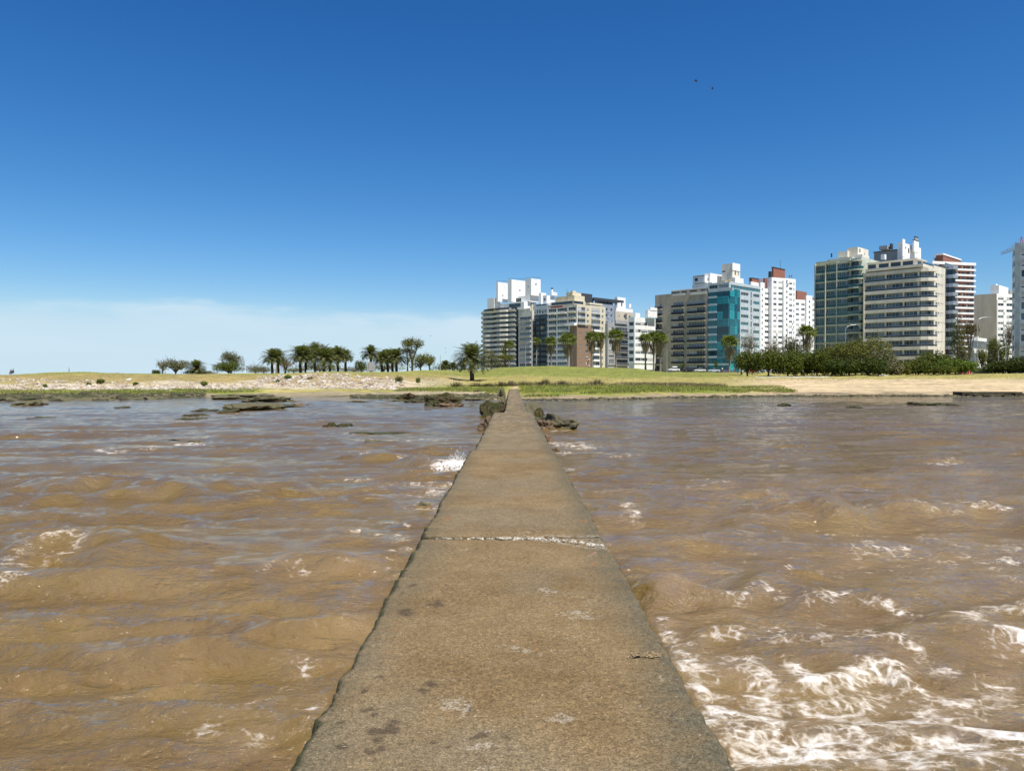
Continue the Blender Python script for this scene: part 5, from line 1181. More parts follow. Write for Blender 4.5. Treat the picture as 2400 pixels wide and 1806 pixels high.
# --- small white villa
Fp = corner(2268, 2276, 2314, 232)
B = Bld('villa', 'small white villa with arched door between tree and lamp, in front of the brick tower', Fp, wz(801, 232), 3, 10, white)
T = wz(801, 232); LB = elen(B, 1); B.facade(0, 3, T-3, 1, []); B.facade(1, 4.2, T-4.3, 1, [(LB*.15, LB*.40, 'win', dict(z=(2.4, 6), vars=[0], mul=1, frame=frame_w)), (LB*.6, LB*.8, 'win', dict(z=(2.4, 5), vars=[0], mul=1))], trim=(.305, 0)); B.facade(1, 3, 1.2, 1, [], trim=(.305, 0))
rb(B, 'parapet', 2266.5, 2275, 2318, 231.5, 797, 800.9, white); rb(B, 'upper_floor', 2278, 2284, 2312, 236, 790, 797, white); rb(B, 'chimney', 2288, 2290, 2293, 236, 787, 790, white); B.done()
# --- kiosk
Kx, Kd = 2290, 192
B = Bld('kiosk', 'low beach kiosk with a pale green flat roof and grey shutter', [(wx(2279, Kd), Kd), (wx(2326, Kd), Kd)], wz(865, Kd), 3.2, 4, white)
L_ = elen(B, 0); B.facade(0, 3.3, wz(865, Kd)-3.3, 1, [(L_*.12, L_*.8, 'win', dict(z=(.2, 1.2), vars=[2], mul=1))])
m = MB(); m.box(-3.8, 3.6, -1.6, 5, wz(865, Kd)-3.2+.12, wz(861, Kd)-3.2); m.build('roof', plain('pale_green_roof', (.35,.48,.38), .6), B.root)
m = MB(); m.box(-3.6, -3.5, -1.4, -1.3, 0, wz(865, Kd)-3.1); m.box(3.3, 3.4, -1.4, -1.3, 0, wz(865, Kd)-3.1); m.build('post', frame_w, B.root); B.done()
m = MB(); x0, x1 = wx(2249, 190), wx(2278, 190); z_ = tz(x0, 190); m.box(0, x1-x0, 0, .1, 0, .9, 0)
for q in range(6): m.box(q*(x1-x0-.1)/5, q*(x1-x0-.1)/5+.1, -.06, -.003, 0, 1.0, 1)
tag(m.build('barrier', [redp, frame_w], None, (x0, 190, z_)), 'low red barrier between the bushes and the kiosk', 'barrier')
# --- crane behind the right tower
cr = thing('tower_crane', 'grey lattice crane arm with red mast head behind the tower at the right edge', 'crane', (wx(2392, 300), 300, 4))
mb = MB(); zt = wz(571, 300)-4
for (dx, dy) in ((-.6,-.6),(.6,-.6),(.6,.6),(-.6,.6)): mb.box(dx-.1, dx+.1, dy-.1, dy+.1, 0, zt)
for q in range(int(zt/2)): mb.tube([(-.6,-.6,q*2),(.6,-.6,q*2+2)], [.07,.07], 4); mb.tube([(.6,-.6,q*2),(.6,.6,q*2+2)], [.07,.07], 4)
mb.build('mast', darkgrey, cr)
mb = MB(); mb.tube([(-.5,0,zt),(0,0,wz(555,300)-4)], [.14,.1], 5); mb.tube([(.5,0,zt),(0,0,wz(555,300)-4)], [.14,.1], 5); mb.build('mast_head', redp, cr)
mb = MB(); jx = wx(2345, 300)-wx(2392, 300); z1 = wz(597, 300)-4; z0_ = wz(580, 300)-4
for (dy, dz) in ((-.6, 0), (.6, 0), (0, 1.2)): mb.tube([(0, dy, z0_+dz), (jx, dy*.6, z1+dz*.8)], [.1,.08], 4)
for q in range(10): t0, t1 = q/10, (q+1)/10; mb.tube([(jx*t0, -.6, z0_+(z1-z0_)*t0), (jx*t1, 0, z0_+(z1-z0_)*t1+1.1)], [.06,.06], 4); mb.tube([(jx*t1, -.6, z0_+(z1-z0_)*t1), (jx*t1, 0, z0_+(z1-z0_)*t1+1.1)], [.06,.06], 4)
mb.build('jib', darkgrey, cr)
mb = MB(); mb.tube([(0,0,wz(556,300)-4),(jx*.75,0,z0_+(z1-z0_)*.75+1.1)], [.04,.04], 4); mb.build('cable', darkgrey, cr)
# ------------------------------------------------------------------ vegetation
def leafmat(name, a, b, c3=None):
    m, nt, n, l, p = nodes(name); t = NT(nt)
    _, r_, _, _ = t.attr('tint'); c = t.mix(r_, a, b)
    if c3: c = t.mix(t.step(t.noise(t.obj(), .8, 3), .5, .68), c, c3)
    l.new(c, p.inputs['Base Color']); p.inputs['Roughness'].default_value = .65; p.inputs['Specular IOR Level'].default_value = .14
    tr = n.new('ShaderNodeBsdfTranslucent'); l.new(t.mix(1, c, (1.3,1.5,.5), 'MULTIPLY'), tr.inputs[0]); ms = n.new('ShaderNodeMixShader'); ms.inputs[0].default_value = .22
    l.new(p.outputs[0], ms.inputs[1]); l.new(tr.outputs[0], ms.inputs[2]); l.new(ms.outputs[0], n['Material Output'].inputs[0]); return m
lf_palm = leafmat('date_palm_leaf', (.062,.078,.025), (.155,.165,.055), (.21,.18,.085))
lf_fan = leafmat('fan_palm_leaf', (.085,.11,.024), (.24,.26,.065))
lf_dead = leafmat('dead_frond', (.20,.15,.09), (.38,.30,.19))
lf_green = leafmat('broad_leaf', (.042,.062,.008), (.118,.142,.020), (.150,.140,.024))
lf_dark = leafmat('dark_broad_leaf', (.028,.044,.008), (.078,.10,.017))
lf_olive = leafmat('olive_leaf', (.068,.08,.014), (.165,.165,.032), (.15,.12,.03))
lf_dull = leafmat('dull_leaf', (.10,.11,.05), (.18,.17,.085), (.19,.14,.08))
lf_bright = leafmat('bright_leaf', (.06,.10,.012), (.15,.19,.03))
bark = plain('bark', (.11,.085,.06), .9, .25, 3, bump=.5); bark_pale = plain('pale_bark', (.24,.20,.16), .9, .2, 3, bump=.5); bark_dk = plain('dark_palm_bark', (.075,.055,.04), .95, .3, 4, bump=.6)
def quads_mesh(name, V, mat, r):
    N = len(V)//4; tint = np.repeat(r.random(N), 4)[:, None]*np.ones((1, 3))
    return np_mesh(name, V, np.arange(N*4).reshape(-1, 4), mat, False, {'tint': tint})
def frond(V, base, az, el0, length, droop, nl, ll, lw, r, vee=.5):
    """feather frond as pairs of leaflets"""
    ca, sa = math.cos(az), math.sin(az); p = np.array(base, float); el = el0; st = length/nl
    for i in range(nl):
        t_ = i/(nl-1); d = np.array([ca*math.cos(el), sa*math.cos(el), math.sin(el)]); q = p + d*st
        L_ = ll*(math.sin(math.pi*min(1, t_*.85+.12))**.6 + .1)
        up = np.array([-ca*math.sin(el), -sa*math.sin(el), math.cos(el)]); lat = np.array([-sa, ca, 0])
        for sd in (-1, 1):
            tip = p + lat*sd*L_*.8 + d*L_*.55 + up*L_*(vee*.5) - np.array([0, 0, L_*.25*r.random()])
            w = d*lw; V += [tuple(p), tuple(p + w), tuple(tip + w*.3), tuple(tip)]
        wv = lat*.035; V += [tuple(p-wv), tuple(p+wv), tuple(q+wv*.7), tuple(q-wv*.7)]
        p = q; el -= droop/nl*(.6 + .9*t_)
def date_palm(px, d, py_top, crown_px, label, group='date palms on the left bank', name='date_palm', zbase=None, dens=1.0, trunk_r=.33, seed=0):
    r = np.random.default_rng(seed + int(px)); x = wx(px, d); z_ = tz(x, d) if zbase is None else zbase; H = wz(py_top, d) - z_; Rr = crown_px/F*d
    Rr *= 1.12; hub = H - Rr*.80; trunk_r *= 1.25; o = thing(name, label, 'palm tree', (x, d, z_), 0, group)
    mb = MB(); zs = np.linspace(-.3, hub, 9); mb.tube([(.05*math.sin(q*2), .04*math.cos(q), q) for q in zs], [trunk_r*1.25, trunk_r*1.05] + [trunk_r]*5 + [trunk_r*1.25, trunk_r*1.5], 9); mb.build('trunk', bark_dk, o)
    V = []; n_ = int(92*dens)
    for i in range(n_):
        t_ = (i+.5)/n_; el = math.asin(max(-.5, 1 - 1.42*t_)) ; el = min(1.45, el); az = i*2.39996 + r.normal(0, .1)
        L_ = Rr*(1.16 if el < 1.0 else .95)*r.uniform(.88, 1.1); frond(V, (0, 0, hub + .2*math.sin(el)), az, el + .1, L_, r.uniform(.65, 1.2) if el > -.1 else .9, 14, .22*Rr + .14, .17 + .02*Rr, r)
    link('crown', quads_mesh('crown', np.array(V), lf_palm, r), o)
    V = []
    for i in range(int(16*dens)): frond(V, (0, 0, hub-.3), i*2.4, r.uniform(-.9, -.5), Rr*.75, .5, 9, .12*Rr, .06, r)
    link('dead_fronds', quads_mesh('dead_fronds', np.array(V), lf_dead, r), o)
    return o
def fan_palm(px, d, py_top, py_base, crown_px, label, group='fan palms along the seafront road', name='fan_palm', skirt=1.0, seed=0, tr=.26):
    r = np.random.default_rng(seed + int(px*3)); x = wx(px, d); z_ = tz(x, d); H = wz(py_top, d) - z_; Rr = crown_px/F*d
    Rr *= 1.15; hub = H - Rr*.85; o = thing(name, label, 'palm tree', (x, d, z_), 0, group); lean = r.uniform(-.25, .25)
    mb = MB(); zs = np.linspace(-.4, hub, 8); mb.tube([(lean*q/hub, 0, q) for q in zs], [tr*1.7, tr*1.15] + [tr]*6, 9); mb.build('trunk', bark_pale, o)
    def fan(V, el, az, pl, fr_, n_, dr):
        ca, sa = math.cos(az), math.sin(az); D = np.array([ca*math.cos(el), sa*math.cos(el), math.sin(el)]); lat = np.array([-sa, ca, 0]); up = np.cross(D, lat)*-1
        b = np.array([lean, 0, hub]); c = b + D*pl; V += [tuple(b-lat*.03), tuple(b+lat*.03), tuple(c+lat*.02), tuple(c-lat*.02)]
        for k in range(n_):
            a = (k/(n_-1)-.5)*3.7; e = D*math.cos(a)*fr_ + lat*math.sin(a)*fr_ + up*.12*fr_*math.cos(a); e2 = e*.55; w = (lat*math.cos(a) - D*math.sin(a))*fr_*.085
            tip = c + e*r.uniform(.85, 1.1) - np.array([0, 0, dr*fr_*(.35 + .4*r.random())]); m_ = c + e2
            V += [tuple(c), tuple(m_-w), tuple(tip), tuple(m_+w)]
    V = []
    for i in range(38):
        t_ = (i+.5)/38; el = math.asin(1 - 1.25*t_); fan(V, min(1.4, el), i*2.39996 + r.normal(0, .15), Rr*.5*r.uniform(.8, 1.15), Rr*.66*r.uniform(.85, 1.2), 11, .5)
    link('crown', quads_mesh('crown', np.array(V), lf_fan, r), o)
    V = []; sk = Rr*2.3*skirt
    for i in range(int(46*skirt)):
        az = i*2.4; zt = hub - .1 - sk*.5*(i/46); ca, sa = math.cos(az), math.sin(az); rr_ = .30 + Rr*.60*(1 - .45*i/46)*r.uniform(.6, 1.15)
        for k in range(6):
            a2 = az + r.uniform(-.45, .45); w = .10; c2, s2 = math.cos(a2), math.sin(a2); zb2 = zt - sk*.42*r.uniform(.6, 1.2)
            V += [(lean+ca*.2, sa*.2, zt+.2), (lean+ca*rr_-s2*w, sa*rr_+c2*w, zt-.15), (lean+c2*rr_*.85, s2*rr_*.85, zb2), (lean+ca*rr_+s2*w, sa*rr_-c2*w, zt-.1)]
    if V: link('dead_fronds', quads_mesh('dead_fronds', np.array(V), lf_dead, r), o)
    return o
def leaf_cloud(lobes, n_, size, r, flat=.0, shell=.55):
    """leaf quads through ellipsoid lobes"""
    vol = np.array([a[3]*a[4]*a[5] for a in lobes])**.75; pick = r.choice(len(lobes), n_, p=vol/vol.sum()); L_ = np.array(lobes)[pick]
    u = r.normal(size=(n_, 3)); u /= np.linalg.norm(u, axis=1)[:, None]; rad = r.uniform(0, 1, n_)**.33; rad = np.where(r.random(n_) < shell, r.uniform(.82, 1.06, n_), rad)
    # clump noise: push in and out
    bump_ = 1 + .20*np.sin(u[:, 0]*6 + pick) * np.sin(u[:, 1]*5 + pick*2) + .16*np.sin(u[:, 2]*9 + u[:, 0]*7 + pick) + .09*np.sin(u[:, 0]*17+pick)*np.sin(u[:, 2]*15)
    c = L_[:, :3] + u*L_[:, 3:6]*(rad*bump_)[:, None]
    nrm = u*.8 + r.normal(size=(n_, 3))*.75 + np.array([0, 0, .35]); nrm /= np.linalg.norm(nrm, axis=1)[:, None]
    a = np.cross(nrm, r.normal(size=(n_, 3))); a /= np.linalg.norm(a, axis=1)[:, None]; b = np.cross(nrm, a); s = size*r.uniform(.6, 1.3, n_)[:, None]/2
    V = np.stack([c - a*s, c - b*s*.7, c + a*s, c + b*s*.7], 1).reshape(-1, 3); return V
def tree(px, d, py_top, w_px, label, mat=None, group=None, name='tree', n_=2600, size=.34, seed=0, trunk=.25, canopy=.72, bare=0, barkm=None, py_base=None, shape='round', dd=0, cat='tree', shell=.5, nl=None):
    mat = mat or lf_green; barkm = barkm or bark
    r = np.random.default_rng(seed + int(px*7)); x = wx(px, d); z_ = tz(x, d) if py_base is None else wz(py_base, d); H = (wz(py_top, d) - z_)*1.03; Wd = w_px/F*d/2*1.1
    o = thing(name, label, cat, (x, d, z_), 0, group); lobes = []
    n_l = nl or (11 if shape != 'umbrella' else 8); zc0 = H*(1-canopy)
    for i in range(n_l):
        a = i*2.4 + r.uniform(-.3, .3); t_ = r.random()
        if shape == 'umbrella': rr_ = Wd*.62*math.sqrt(t_); zc = H*.86 - .10*H*t_ + r.normal(0, .03*H); lx = Wd*.36; lz = H*.11
        elif shape == 'bush': rr_ = Wd*.66*math.sqrt((i+.5)/n_l); zc = H*(.52 - .20*(rr_/Wd)**2) + r.normal(0, .05*H); lx = Wd*.36*r.uniform(.8, 1.2); lz = H*.40*r.uniform(.75, 1.1)*(1 - .4*(rr_/Wd)**2)
        else: rr_ = Wd*.62*math.sqrt((i+.5)/n_l); zc = zc0 + (H-zc0)*(.52 + .25*r.normal()*.5) ; zc = min(zc, H*.84 - .35*(H-zc0)*(rr_/Wd)**2); lx = Wd*.38*r.uniform(.75, 1.2); lz = (H-zc0)*.26*r.uniform(.8, 1.2)
        lobes.append((rr_*math.cos(a), rr_*math.sin(a)*.9, zc, lx, lx, lz))
    mx_ = max(q[2]+q[5] for q in lobes); lobes = [(a, b, c_ + (H*.97-mx_)*(c_/mx_), e, f, g) for a, b, c_, e, f, g in lobes]
    mb = MB(); tb = Vector((0, 0, -.3)); sp_ = Vector((r.normal()*.15, 0, H*(1-canopy)*.75 + .1)); tr = max(.10, trunk)
    mb.tube([tb, (sp_+tb)/2 + Vector((.05, .03, 0)), sp_], [tr*1.3, tr, tr*.85], 7)
    for i, q in enumerate(lobes):
        e = Vector((q[0], q[1], q[2] + q[5]*.3)); m1 = sp_.lerp(e, .5) + Vector((r.normal()*.2, r.normal()*.2, .25*H*.3)); mb.tube([sp_, m1, e], [tr*.6, tr*.34, tr*.12], 5)
        for k in range(2 + bare*4):
            st = m1.lerp(e, r.random()); e2 = e + Vector((r.normal()*q[3]*.8, r.normal()*q[4]*.8, abs(r.normal())*q[5]*.9)); mb.tube([st, st.lerp(e2, .55) + Vector((0, 0, .1)), e2], [tr*.22, tr*.13, tr*.05], 3, cap=False)
    mb.build('trunk', barkm, o)
    if n_: link('crown', quads_mesh('crown', leaf_cloud(lobes, n_, size, r, shell=shell), mat, r), o)
    return o
# date palms, left bank
date_palm(1106, 184, 806, 40, 'lone large date palm standing on the grass left of the jetty path', None, dens=1.25, trunk_r=.42)
for i, (px, d, t_, c_, lb) in enumerate([(638,250,817,20,'date palm standing apart beside the left lamp post'),(652,256,819,17,'smaller date palm behind the one beside the left lamp post'),(704,240,808,24,'left date palm of the biggest group'),(717,246,812,20,'date palm tucked behind the left one of the biggest group'),(738,262,804,22,'date palm at the back of the biggest group'),(759,236,810,29,'widest date palm in the middle of the biggest group'),(773,262,815,18,'slim date palm behind the widest one'),(792,244,812,20,'date palm right of the widest one'),(810,262,819,15,'small grey date palm at the right end of the biggest group'),(869,250,810,18,'date palm standing behind the information sign'),(895,256,822,17,'left date palm of the row beside the umbrella tree'),(909,262,818,18,'middle date palm of the row beside the umbrella tree'),(929,250,816,20,'right date palm of the row beside the umbrella tree'),(920,268,824,15,'hidden date palm at the back of the row beside the umbrella tree'),(460,240,844,19,'low date palm at the left between two round trees'),(1044,300,845,11,'far small date palm left of the lone large one'),(1062,300,849,10,'smallest far date palm left of the lone large one')]):
    date_palm(px, d, t_, c_*(1.18 if 630 < px < 940 else 1.1), lb, dens=.9 if i else .8, trunk_r=.34, seed=i)
# fan palms along the road
for i, (px, d, t_, b_, c_, lb) in enumerate([(1193,296,797,846,12,'small fan palm in front of the curved white block'),(1257,292,791,857,10,'small fan palm beside a lamp post in front of the black balcony block'),(1292,258,788,857,14,'fan palm in front of the cream corner building, left of two'),(1331,250,779,857,19,'fan palm in front of the cream corner building, nearest its white balconies'),(1387,252,776,859,16,'fan palm before the brick corner, left one of a pair'),(1409,258,778,860,13,'fan palm before the brick corner, right one of a pair'),(1444,248,769,863,19,'tall fan palm standing alone left of the white banded block'),(1513,250,780,867,15,'left one of three fan palms in front of the white banded block'),(1532,254,775,868,18,'middle one of three fan palms beside the beige block'),(1548,246,779,868,17,'right one of three fan palms beside the beige block'),(1709,256,784,872,20,'fan palm in front of the teal glass building'),(1891,222,760,830,20,'tall fan palm rising above the bushes left of the green glass building')]):
    fan_palm(px, d, t_, b_, c_, lb, seed=i, skirt=.5 if i < 2 else 1.0, tr=.2 if i < 2 else .27)
# broadleaf trees on the left bank
tree(410, 250, 840, 72, 'round olive tree with thin twigs at the far left group', lf_dull, n_=2900, bare=1, canopy=.85)
tree(381, 252, 846, 34, 'nearly bare tree left of the round olive tree', lf_dull, n_=240, bare=2, barkm=bark_pale)
tree(367, 248, 866, 22, 'low dark shrub at the left end of the tree group', lf_dark, n_=600, shape='bush', name='shrub', cat='shrub')
tree(470, 244, 868, 90, 'low scrubby hedge under the left date palm', lf_dull, n_=1200, shape='bush', name='shrub', cat='shrub')
tree(536, 240, 843, 74, 'wide dense dark tree with a layered crown, lower part', lf_green, n_=3600, canopy=.95, shape='bush')
tree(541, 246, 824, 58, 'flat topped open crown rising behind the dense dark tree', lf_dull, n_=2300, canopy=.62, bare=1)
tree(600, 290, 852, 62, 'far dull green tree left of the first date palm', lf_dull, n_=1100, shape='bush')
tree(618, 284, 856, 70, 'low scrub under the first date palm', lf_dull, n_=900, shape='bush', name='shrub', cat='shrub')
tree(669, 270, 842, 50, 'russet leaved tree between the first date palm and the big group', leafmat('russet_leaf', (.16,.11,.05), (.26,.17,.09)), n_=900, bare=1)
tree(690, 280, 860, 90, 'low hedge below the russet tree', lf_olive, n_=800, shape='bush', name='shrub', cat='shrub')
tree(750, 276, 850, 150, 'scrub behind the trunks of the biggest palm group', lf_olive, n_=2200, shape='bush', name='shrub', cat='shrub')
tree(830, 286, 858, 100, 'low scrub right of the biggest palm group', lf_dull, n_=1000, shape='bush', name='shrub', cat='shrub')
tree(846, 246, 843, 32, 'bushy dark palm like shrub left of the information sign', lf_green, n_=1300, shape='bush', name='shrub', cat='shrub')
tree(900, 276, 848, 110, 'scrub behind the information sign', lf_olive, n_=1500, shape='bush', name='shrub', cat='shrub')
tree(966, 246, 790, 56, 'tall tree with a rounded olive umbrella crown', lf_olive, n_=2000, shape='umbrella', bare=1, trunk=.3)
tree(955, 250, 812, 40, 'bare branched tree leaning against the tall umbrella tree', lf_olive, n_=700, shape='umbrella', bare=1, barkm=bark_pale)
tree(986, 244, 828, 72, 'wide low bright olive tree right of the umbrella tree', lf_olive, n_=2500, canopy=.85)
tree(1007, 256, 833, 30, 'thin branched tree at the right end of the left bank group', lf_dull, n_=900, bare=1)
tree(1035, 300, 850, 64, 'far low shrubs left of the lone date palm', lf_green, n_=900, shape='bush', name='shrub', cat='shrub')
tree(1087, 300, 860, 40, 'far low shrub right behind the lone date palm', lf_dull, n_=700, shape='bush', name='shrub', cat='shrub')
tree(1152, 292, 820, 44, 'small twiggy tree in front of the curved white block', lf_dull, n_=700, bare=1)
tree(1184, 286, 830, 52, 'low olive umbrella tree in front of the curved white block', lf_olive, n_=1700, shape='umbrella', canopy=.8)
tree(1168, 296, 834, 60, 'green bush under the low umbrella tree', lf_green, n_=900, shape='bush', name='shrub', cat='shrub')
tree(1183, 302, 806, 24, 'bright small tree behind the leftmost fan palm', lf_bright, n_=500, bare=1)
# bank shrubs
for i, (px, d, t_, w, lb) in enumerate([(106,118,900,9,'small green bush in the rubble far left'),(236,125,887,20,'rounded green bush in the rubble below the hill crest'),(208,122,897,12,'small yellow green bush left of the rounded one'),(318,124,895,13,'yellow green bush in the rubble right of the rounded one'),(478,130,893,18,'yellow green bush on the bank below the low date palm'),(675,143,878,20,'olive bush at the top of the rubble'),(652,136,889,10,'small bush in the rubble left of the dark one'),(726,141,885,14,'dark bush in the middle of the rubble'),(935,142,880,20,'bright green bush at the right end of the rubble'),(980,150,884,12,'small dull bush on the dry slope')]):
    tree(px, d, t_, w, lb, [lf_bright, lf_green][i in (1, 7, 8)], 'bushes on the stony bank', 'bush', n_=420, size=.2, shape='bush', cat='bush', trunk=.1, seed=i)
# bushes in front of the right hand buildings
for i, (px, d, t_, w, m_, lb) in enumerate([
 (1752,196,822,50,lf_green,'first bushy tree from the left in the row, with dark leaning trunks'),
 (1800,192,819,62,lf_green,'wide dark green bushy tree right of the leaning one'),
 (1846,190,826,56,lf_green,'dark green bushy tree in the middle of the left half of the row'),
 (1880,194,824,54,lf_green,'green bushy tree below the tall fan palm'),
 (1915,190,822,56,lf_green,'green bushy tree right below the tall fan palm'),
 (1950,196,808,68,lf_olive,'tall yellowish tree in front of the green glass building'),
 (1990,192,799,74,lf_olive,'taller olive tree before the green glass building'),
 (2032,196,784,94,lf_olive,'tallest round olive tree between the green and cream buildings'),
 (2062,190,815,60,lf_dull,'dull brownish tree right of the tallest olive tree'),
 (1975,184,842,60,lf_dark,'dark low bush in front of the taller olive tree'),
 (2035,184,838,70,lf_dark,'dark low bush in front of the tallest olive tree'),
 (2090,186,850,44,lf_dull,'thin brownish bush in front of the cream building'),
 (2112,190,852,34,lf_olive,'small bush left of the white car gap'),
 (2152,192,842,56,lf_green,'bright green bush in front of the cream building'),
 (2190,196,826,70,lf_green,'big rounded green bush behind the front right bushes'),
 (2240,188,842,66,lf_bright,'wide bright green bush left of the kiosk'),
 (2210,184,856,50,lf_green,'low green bush in front of the wide bright one'),
 (2350,188,846,60,lf_dark,'low dark bush right of the kiosk'),
 (2390,186,840,60,lf_dark,'low dark bush at the right edge of the photo'),
 (2332,200,853,30,lf_dark,'small dark bush behind the kiosk')]):
    tree(px, d, t_ - 3, w*1.38, lb, m_, 'bushy trees along the beach edge', 'bushy_tree', n_=5200 if w > 50 else 3000, size=.42, shape='bush', seed=i*3, trunk=.22, canopy=.85)
for (px, d, t_, w, lb, m_, kw) in [
 (1755,232,780,50,'bare grey tree in front of the teal building right side',lf_dull,dict(n_=420,bare=2,barkm=bark_pale,canopy=.7)),
 (1812,230,788,50,'thin leafed tree left of the tall fan palm',lf_dull,dict(n_=1000,bare=1,barkm=bark_pale)),
 (1850,226,781,46,'dark windswept tree behind the bushes',lf_green,dict(n_=1300,bare=1)),
 (1868,218,792,70,'dark drooping crown beside the tall fan palm',lf_dark,dict(n_=1300,bare=1)),
 (1738,215,826,30,'small tree in front of the teal glass building',lf_green,dict(n_=700)),
 (2246,205,744,46,'tall dark pine like tree left of the villa',lf_green,dict(n_=1700,bare=1,canopy=.9,barkm=bark)),
 (2272,212,750,44,'reddish brown tree with flat top behind the villa lamp',leafmat('reddish_leaf',(.09,.06,.025),(.16,.13,.04)),dict(n_=1000,shape='umbrella',bare=1)),
 (2256,203,800,50,'lower dull tree left of the villa',lf_dull,dict(n_=1000)),
 (2300,210,812,26,'slim green tree right of the villa door',lf_olive,dict(n_=900)),
 (2338,215,789,56,'round dark green tree in front of the white block',lf_green,dict(n_=3000,canopy=.85)),
 (2362,236,752,36,'dry pale tree in front of the tower at the right edge',lf_dull,dict(n_=700,bare=2,barkm=bark_pale)),
 (2322,222,818,60,'shrubby mass right of the villa',lf_olive,dict(n_=1500,shape='bush')),
 (1600,296,849,16,'little yucca in front of the beige block',lf_green,dict(n_=300,size=.3,trunk=.1)),
 (1678,296,842,12,'little palm like plant in front of the teal building',lf_bright,dict(n_=260,size=.3,trunk=.1)),
 (1655,300,866,14,'clipped green shrub between parked cars',lf_bright,dict(n_=300,size=.25,shape='bush'))]:
    tree(px, d, t_, w, lb, m_, seed=5, **kw)
# ------------------------------------------------------------------ street lamps and poles
def lamp(px, d, py_top, label, side=1, arm=2.2, r=.085, group='street lamps', zb=None, mat=None):
    x = wx(px, d); z_ = tz(x, d) if zb is None else zb; H = wz(py_top, d) - z_; o = thing('street_lamp', label, 'street lamp', (x, d, z_), 0, group); mat = mat or galv
    mb = MB(); mb.cyl(0, 0, -.1, .9, r*1.5, 8); mb.cyl(0, 0, .9, H-1.2, r*1.15, 8, 0, r*.8); mb.build('pole', mat, o)
    if arm:
        mb = MB(); mb.tube([(0, 0, H-1.2), (side*arm*.12, 0, H-.5), (side*arm*.4, 0, H-.12), (side*arm*.8, 0, H)], [r*.8, r*.75, r*.7, r*.6], 6); mb.build('arm', mat, o)
        mb = MB(); mb.box(side*arm*.8 - .05, side*arm*.8 + .85, -.16, .16, H-.07, H+.09) if side > 0 else mb.box(-arm*.8-.85, -arm*.8+.05, -.16, .16, H-.07, H+.09); mb.build('lamp_head', galv, o)
    return o
for a in [(1232,268,801,'curved street lamp in front of the narrow off-white block',1,3.4),(1257.5,262,812,'straight lamp post in front of the black balcony block',0,0),(1563,245,810,'straight lamp post left of the parked white car',0,0),(1729,236,781,'tall lamp post right of the teal glass building',1,1.2),(1981,205,761,'curved street lamp in front of the green glass building',1,3.6),(2290,208,743,'tall curved street lamp in front of the villa',1,3.4),(2357,206,771,'straight pole in front of the tower at the right edge',0,0),(2284,206,821,'short lamp post with a side box beside the villa',0,0),(2296,330,686,'thin tall dark pole against the blank beige wall',0,0),(2340,210,812,'low lamp with a short arm near the white block',1,3.0),(162,190,849,'thin pole on the crest of the far left hill',0,0),(387,236,856,'short post in the far left tree group',0,0),(575,230,850,'white pole left of the first date palm',0,0),(648,246,845,'thick pale post beside the first date palm',0,0),(1032,262,824,'double thin pole near the far small palms',0,0),(667,270,862,'short dark post left of the biggest palm group',0,0),(1769,242,795,'thin pole in front of the pale grey facade',0,0)]:
    lamp(a[0], a[1], a[2], a[3], a[4], a[5], group=None, mat=bark_pale if a[0] in (387, 648) else (white if a[0] == 575 else None), r=.22 if a[0] == 648 else .085)
# info sign and bench by the palms
x, y, z_ = P(870, 215); sg = thing('information_sign', 'tall narrow grey information sign standing before the date palms', 'sign', (x, y, z_))
H = wz(848, 215)-z_; mb = MB(); mb.box(-.9, .9, -.08, .08, .4, H); mb.build('panel', greyc, sg)
mb = MB(); mb.box(-.8, -.7, -.11, -.083, .8, H-.3); mb.box(.25, .5, -.11, -.083, 1.2, H-1.6); mb.build('trim', rust, sg); mb = MB(); mb.box(.95, 1.1, -.06, .06, -.2, H+.1); mb.box(-1.1, -.95, -.06, .06, -.2, H+.1); mb.build('post', galv, sg)
x, y, z_ = P(727, 222); bd = thing('notice_board', 'low white notice board under the biggest palm group', 'sign', (x, y, z_)); mb = MB(); mb.box(-1.1, 1.1, -.05, .05, .25, .95); mb.build('panel', palegrey, bd)
for q in (-1, 1): mb = MB(); mb.box(q*1.0-.05, q*1.0+.05, .055, .12, -.2, 1.0); mb.build('post', galv, bd)
# white kerb wall at the beach edge
mb = MB(); q0, q1 = 1770, 1945; r_ = random.Random(4)
for k in range(30): a, b = q0+(q1-q0)*k/30, q0+(q1-q0)*(k+1)/30; xa, xb = wx(a, 178), wx(b, 178)-.03; zz_ = tz(xa, 178); mb.box(xa, xb, 178, 178.4, zz_-.3, zz_+.24+r_.uniform(-.05, .05))
tag(mb.build('low_wall', offwhite), 'long low white kerb wall below the bushy trees', 'wall')
mb = MB(); xa, xb = wx(2060, 180), wx(2082, 180); mb.box(0, xb-xa, 0, .4, -.2, .3); mb.box(.3, xb-xa-.5, .42, .8, -.2, .38); tag(mb.build('low_wall', offwhite, None, (xa, 180, tz(xa, 180))), 'short white slab of wall below the brownish bush', 'wall')
# road behind the mound
mb = MB(); ra = [(wx(1130, 330), 330), (wx(1560, 296), 296), (wx(1740, 282), 282)]
V = [];
for (xx, yy) in [(wx(p, 286), 286) for p in np.linspace(1300, 2400, 40)]: V += [(xx, yy, tz(xx, yy)+.12), (xx, yy+9, tz(xx, yy+9)+.12)]
me = np_mesh('road', np.array(V), np.array([(2*i, 2*i+2, 2*i+3, 2*i+1) for i in range(39)]), asphalt); tag(link('road', me), 'asphalt seafront road', 'road', kind='structure')
